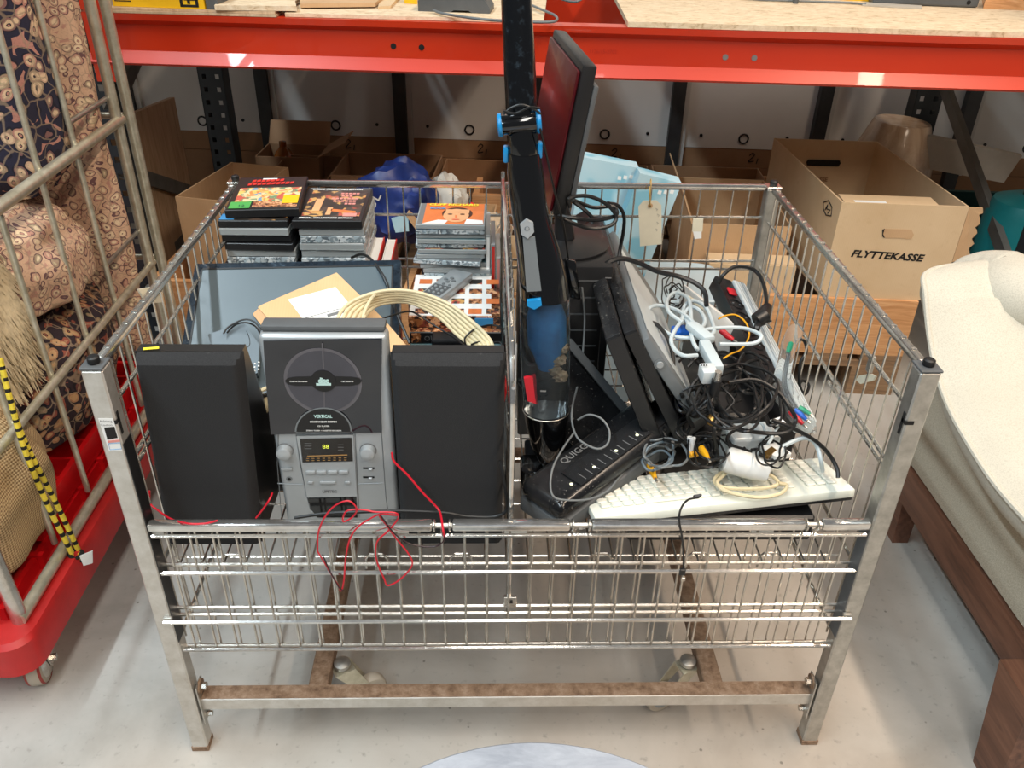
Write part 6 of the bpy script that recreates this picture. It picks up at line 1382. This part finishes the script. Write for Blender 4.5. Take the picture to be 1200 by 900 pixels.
# ================================================================== SOFA (right)
sf = thing('sofa', 'off white upholstered armchair with dark wooden frame at the right', 'armchair', (1.35, .3, 0))
xs0 = .97
MB().rbox((xs0, .01, .125), (.035,0,0), (0,.62,0), (0,0,.10), .006, 2).build('side_rail', 'walnut', sf, smooth=True)
MB().rbox((xs0+.01, -.16, .19), (.8,0,0), (0,.79,0), (0,0,.05), .004, 1).build('under_frame', 'walnut', sf)
def leg(x, y, tx, ty, w0, w1, zt_):
    a = [V((x-w0, y-w0, 0)), V((x+w0, y-w0, 0)), V((x+w0, y+w0, 0)), V((x-w0, y+w0, 0))]; b = [V((tx-w1, ty-w1, zt_)), V((tx+w1, ty-w1, zt_)), V((tx+w1, ty+w1, zt_)), V((tx-w1, ty+w1, zt_))]
    o = MB().loft([a, b]).build('leg', 'walnut', sf); return o
leg(1.0, .585, 1.0, .60, .02, .026, .20); leg(.925, -.075, .94, -.045, .036, .052, .235); leg(1.72, .585, 1.72, .60, .02, .026, .20); leg(1.72, -.125, 1.72, -.10, .028, .04, .20)
# canvas body
def sofa_side(u, v):
    y = -.20+.86*u; zt_ = .44+.19*max(0, (y-.22)/.42)**1.5; z = .228+(zt_-.228)*v
    return V((xs0+.008+.03*(1-v)*0+.010*math.sin(math.pi*v), y, z))
m = MB(); m.grid(sofa_side, 40, 14); m.build('body_side', 'sofa_canvas', sf, smooth=True)
m = MB(); m.grid(lambda u, v: sofa_side(u, v)+V((.75, 0, 0)), 40, 14); m.build('body_side', 'sofa_canvas', sf, smooth=True)
MB().box(xs0+.02, xs0+.75, -.19, .65, .236, .42).build('body_core', 'sofa_canvas', sf)
# boucle pad with piping: rises towards the far end into the rounded back
PIP = [(1.0, -.34, .50), (.935, -.16, .498), (.91, -.03, .494), (.90, .08, .488), (.90, .20, .482), (.898, .30, .495), (.895, .40, .52), (.893, .48, .56), (.893, .55, .615), (.895, .61, .675), (.903, .648, .692), (.928, .676, .697), (.98, .702, .697), (1.06, .722, .695), (1.2, .73, .69), (1.7, .73, .685)]
pip = spline(PIP, 6)
nP = len(pip)
def pad(u, v):
    i = u*(nP-1); i0 = min(int(i), nP-2); p = pip[i0].lerp(pip[i0+1], i-i0)
    zs_ = [(-1, .50), (.2, .483), (.3, .495), (.4, .52), (.48, .56), (.55, .615), (.61, .665), (.66, .68), (2, .685)]
    yc = p.y*.86
    for (ya, za), (yb2, zb2) in zip(zs_[:-1], zs_[1:]):
        if ya <= yc <= yb2: zc2 = za+(zb2-za)*(yc-ya)/(yb2-ya)
    c = V((1.70, yc, zc2+.012))
    q = p.lerp(c, v); dome = (.032 if p.y < .6 else .022)*math.sin(math.pi*min(1, v*1.0)**.5)
    return V((q.x, q.y, q.z+dome))
m = MB(); m.grid(pad, nP, 26); m.build('seat_pad', 'boucle', sf, smooth=True)
MB().tube([p+V((0,0,-.001)) for p in pip], .0062, 8).build('piping', 'boucle', sf, smooth=True)
def under(u, v):
    i = u*(nP-1); i0 = min(int(i), nP-2); p = pip[i0].lerp(pip[i0+1], i-i0)
    tgt = V((max(p.x, xs0+.012)+.004, min(p.y, .66), p.z-.085-.02*min(1, max(0, p.y)/.5)))
    q = p.lerp(tgt, v); b_ = .022*math.sin(math.pi*v); return q+V((-b_*(1 if p.x < 1 else .2), b_*.6 if p.y > .6 else 0, -.01*math.sin(math.pi*v)))
m = MB(); m.grid(under, nP, 10); m.build('pad_side', 'boucle', sf, smooth=True)
# rolled backrest along the far edge
BR = spline([at(1112, 316, Z=.66), at(1130, 318, Z=.66), at(1152, 323, Z=.66), at(1178, 334, Z=.66), at(1208, 352, Z=.665), (1.36, .50, .67), (1.52, .45, .68), (1.72, .43, .68)], 8)
MB().tube(BR, [.004+.078*min(1, (i/22))**.7 for i in range(len(BR))], 22, flat=.9).build('backrest_roll', 'boucle', sf, smooth=True)

# ================================================================== ROUND METAL TABLE TOP (bottom edge)
zd = .47
P0 = pz(618, 868.5, zd); P1 = pz(487, 900, zd); P2 = pz(765, 900, zd)
def circ(a, b, c):
    d = 2*(a.x*(b.y-c.y)+b.x*(c.y-a.y)+c.x*(a.y-b.y)); A2, B2, C2 = a.x**2+a.y**2, b.x**2+b.y**2, c.x**2+c.y**2
    return V(((A2*(b.y-c.y)+B2*(c.y-a.y)+C2*(a.y-b.y))/d, (A2*(c.x-b.x)+B2*(a.x-c.x)+C2*(b.x-a.x))/d, 0))
cc2 = circ(P0, P1, P2); rd = (P0-V((cc2.x, cc2.y, zd))).length
print('DISC', cc2, rd)
tb = thing('round_table', 'round brushed metal table top cut off by the bottom picture edge', 'table', (cc2.x, cc2.y, 0))
MB().lathe([(rd-.003, -.012), (rd, -.009), (rd, -.003), (rd-.003, 0)], (cc2.x, cc2.y, zd), (0,0,1), 96).build('top', 'brushed_disc', tb, smooth=True)
MB().lathe([(.022, .015), (.022, zd-.0125)], (cc2.x, cc2.y, 0), (0,0,1), 24).build('column', 'steel_matte', tb, smooth=True); MB().lathe([(.14, 0), (.14, .006), (.03, .0145)], (cc2.x, cc2.y, 0), (0,0,1), 48).build('base_plate', 'steel_matte', tb, smooth=True)
# more tangled leads filling the heap
TR = random.Random(23)
for k, (cx, cy, rx, ry, z_, lab) in enumerate(((800, 440, 24, 26, .655, 'black lead twisted below the blue connector'), (835, 470, 34, 18, .64, 'black lead in a flat loop under the round plug'), (850, 430, 26, 22, .66, 'black lead bundled under the kettle plug'), (880, 440, 24, 26, .66, 'black lead across the power strip sockets'), (820, 500, 28, 20, .61, 'black lead around the brass ball'), (880, 515, 30, 16, .60, 'black lead between the grey adapter and the white adapter'), (790, 500, 20, 22, .60, 'black lead at the tip of the bag sealer'), (850, 520, 30, 18, .60, 'black lead above the white adapter'), (905, 475, 16, 28, .64, 'black lead beside the clear parts bag'), (812, 470, 22, 20, .645, 'black lead knotted beside the silver player end'))):
    pts = []; a = TR.uniform(0, 6)
    for i in range(16):
        a += TR.uniform(.5, 1.1); rr2 = TR.uniform(.55, 1.05); pts.append(at(cx+rx*rr2*math.cos(a), cy+ry*rr2*math.sin(a), Z=z_+TR.uniform(-.012, .015)))
    cable('black_cable', lab, pts, TR.choice([.0018, .0024, .003]), 'cable_black', seg=6)
tag(MB().rbox((.29, .25, ZF+.001), (.11,0,0), (0,.12,0), (0,0,.10), .006, 2).build('power_brick', 'cover_black', smooth=True), 'black power brick deep under the cable heap', 'adapter')
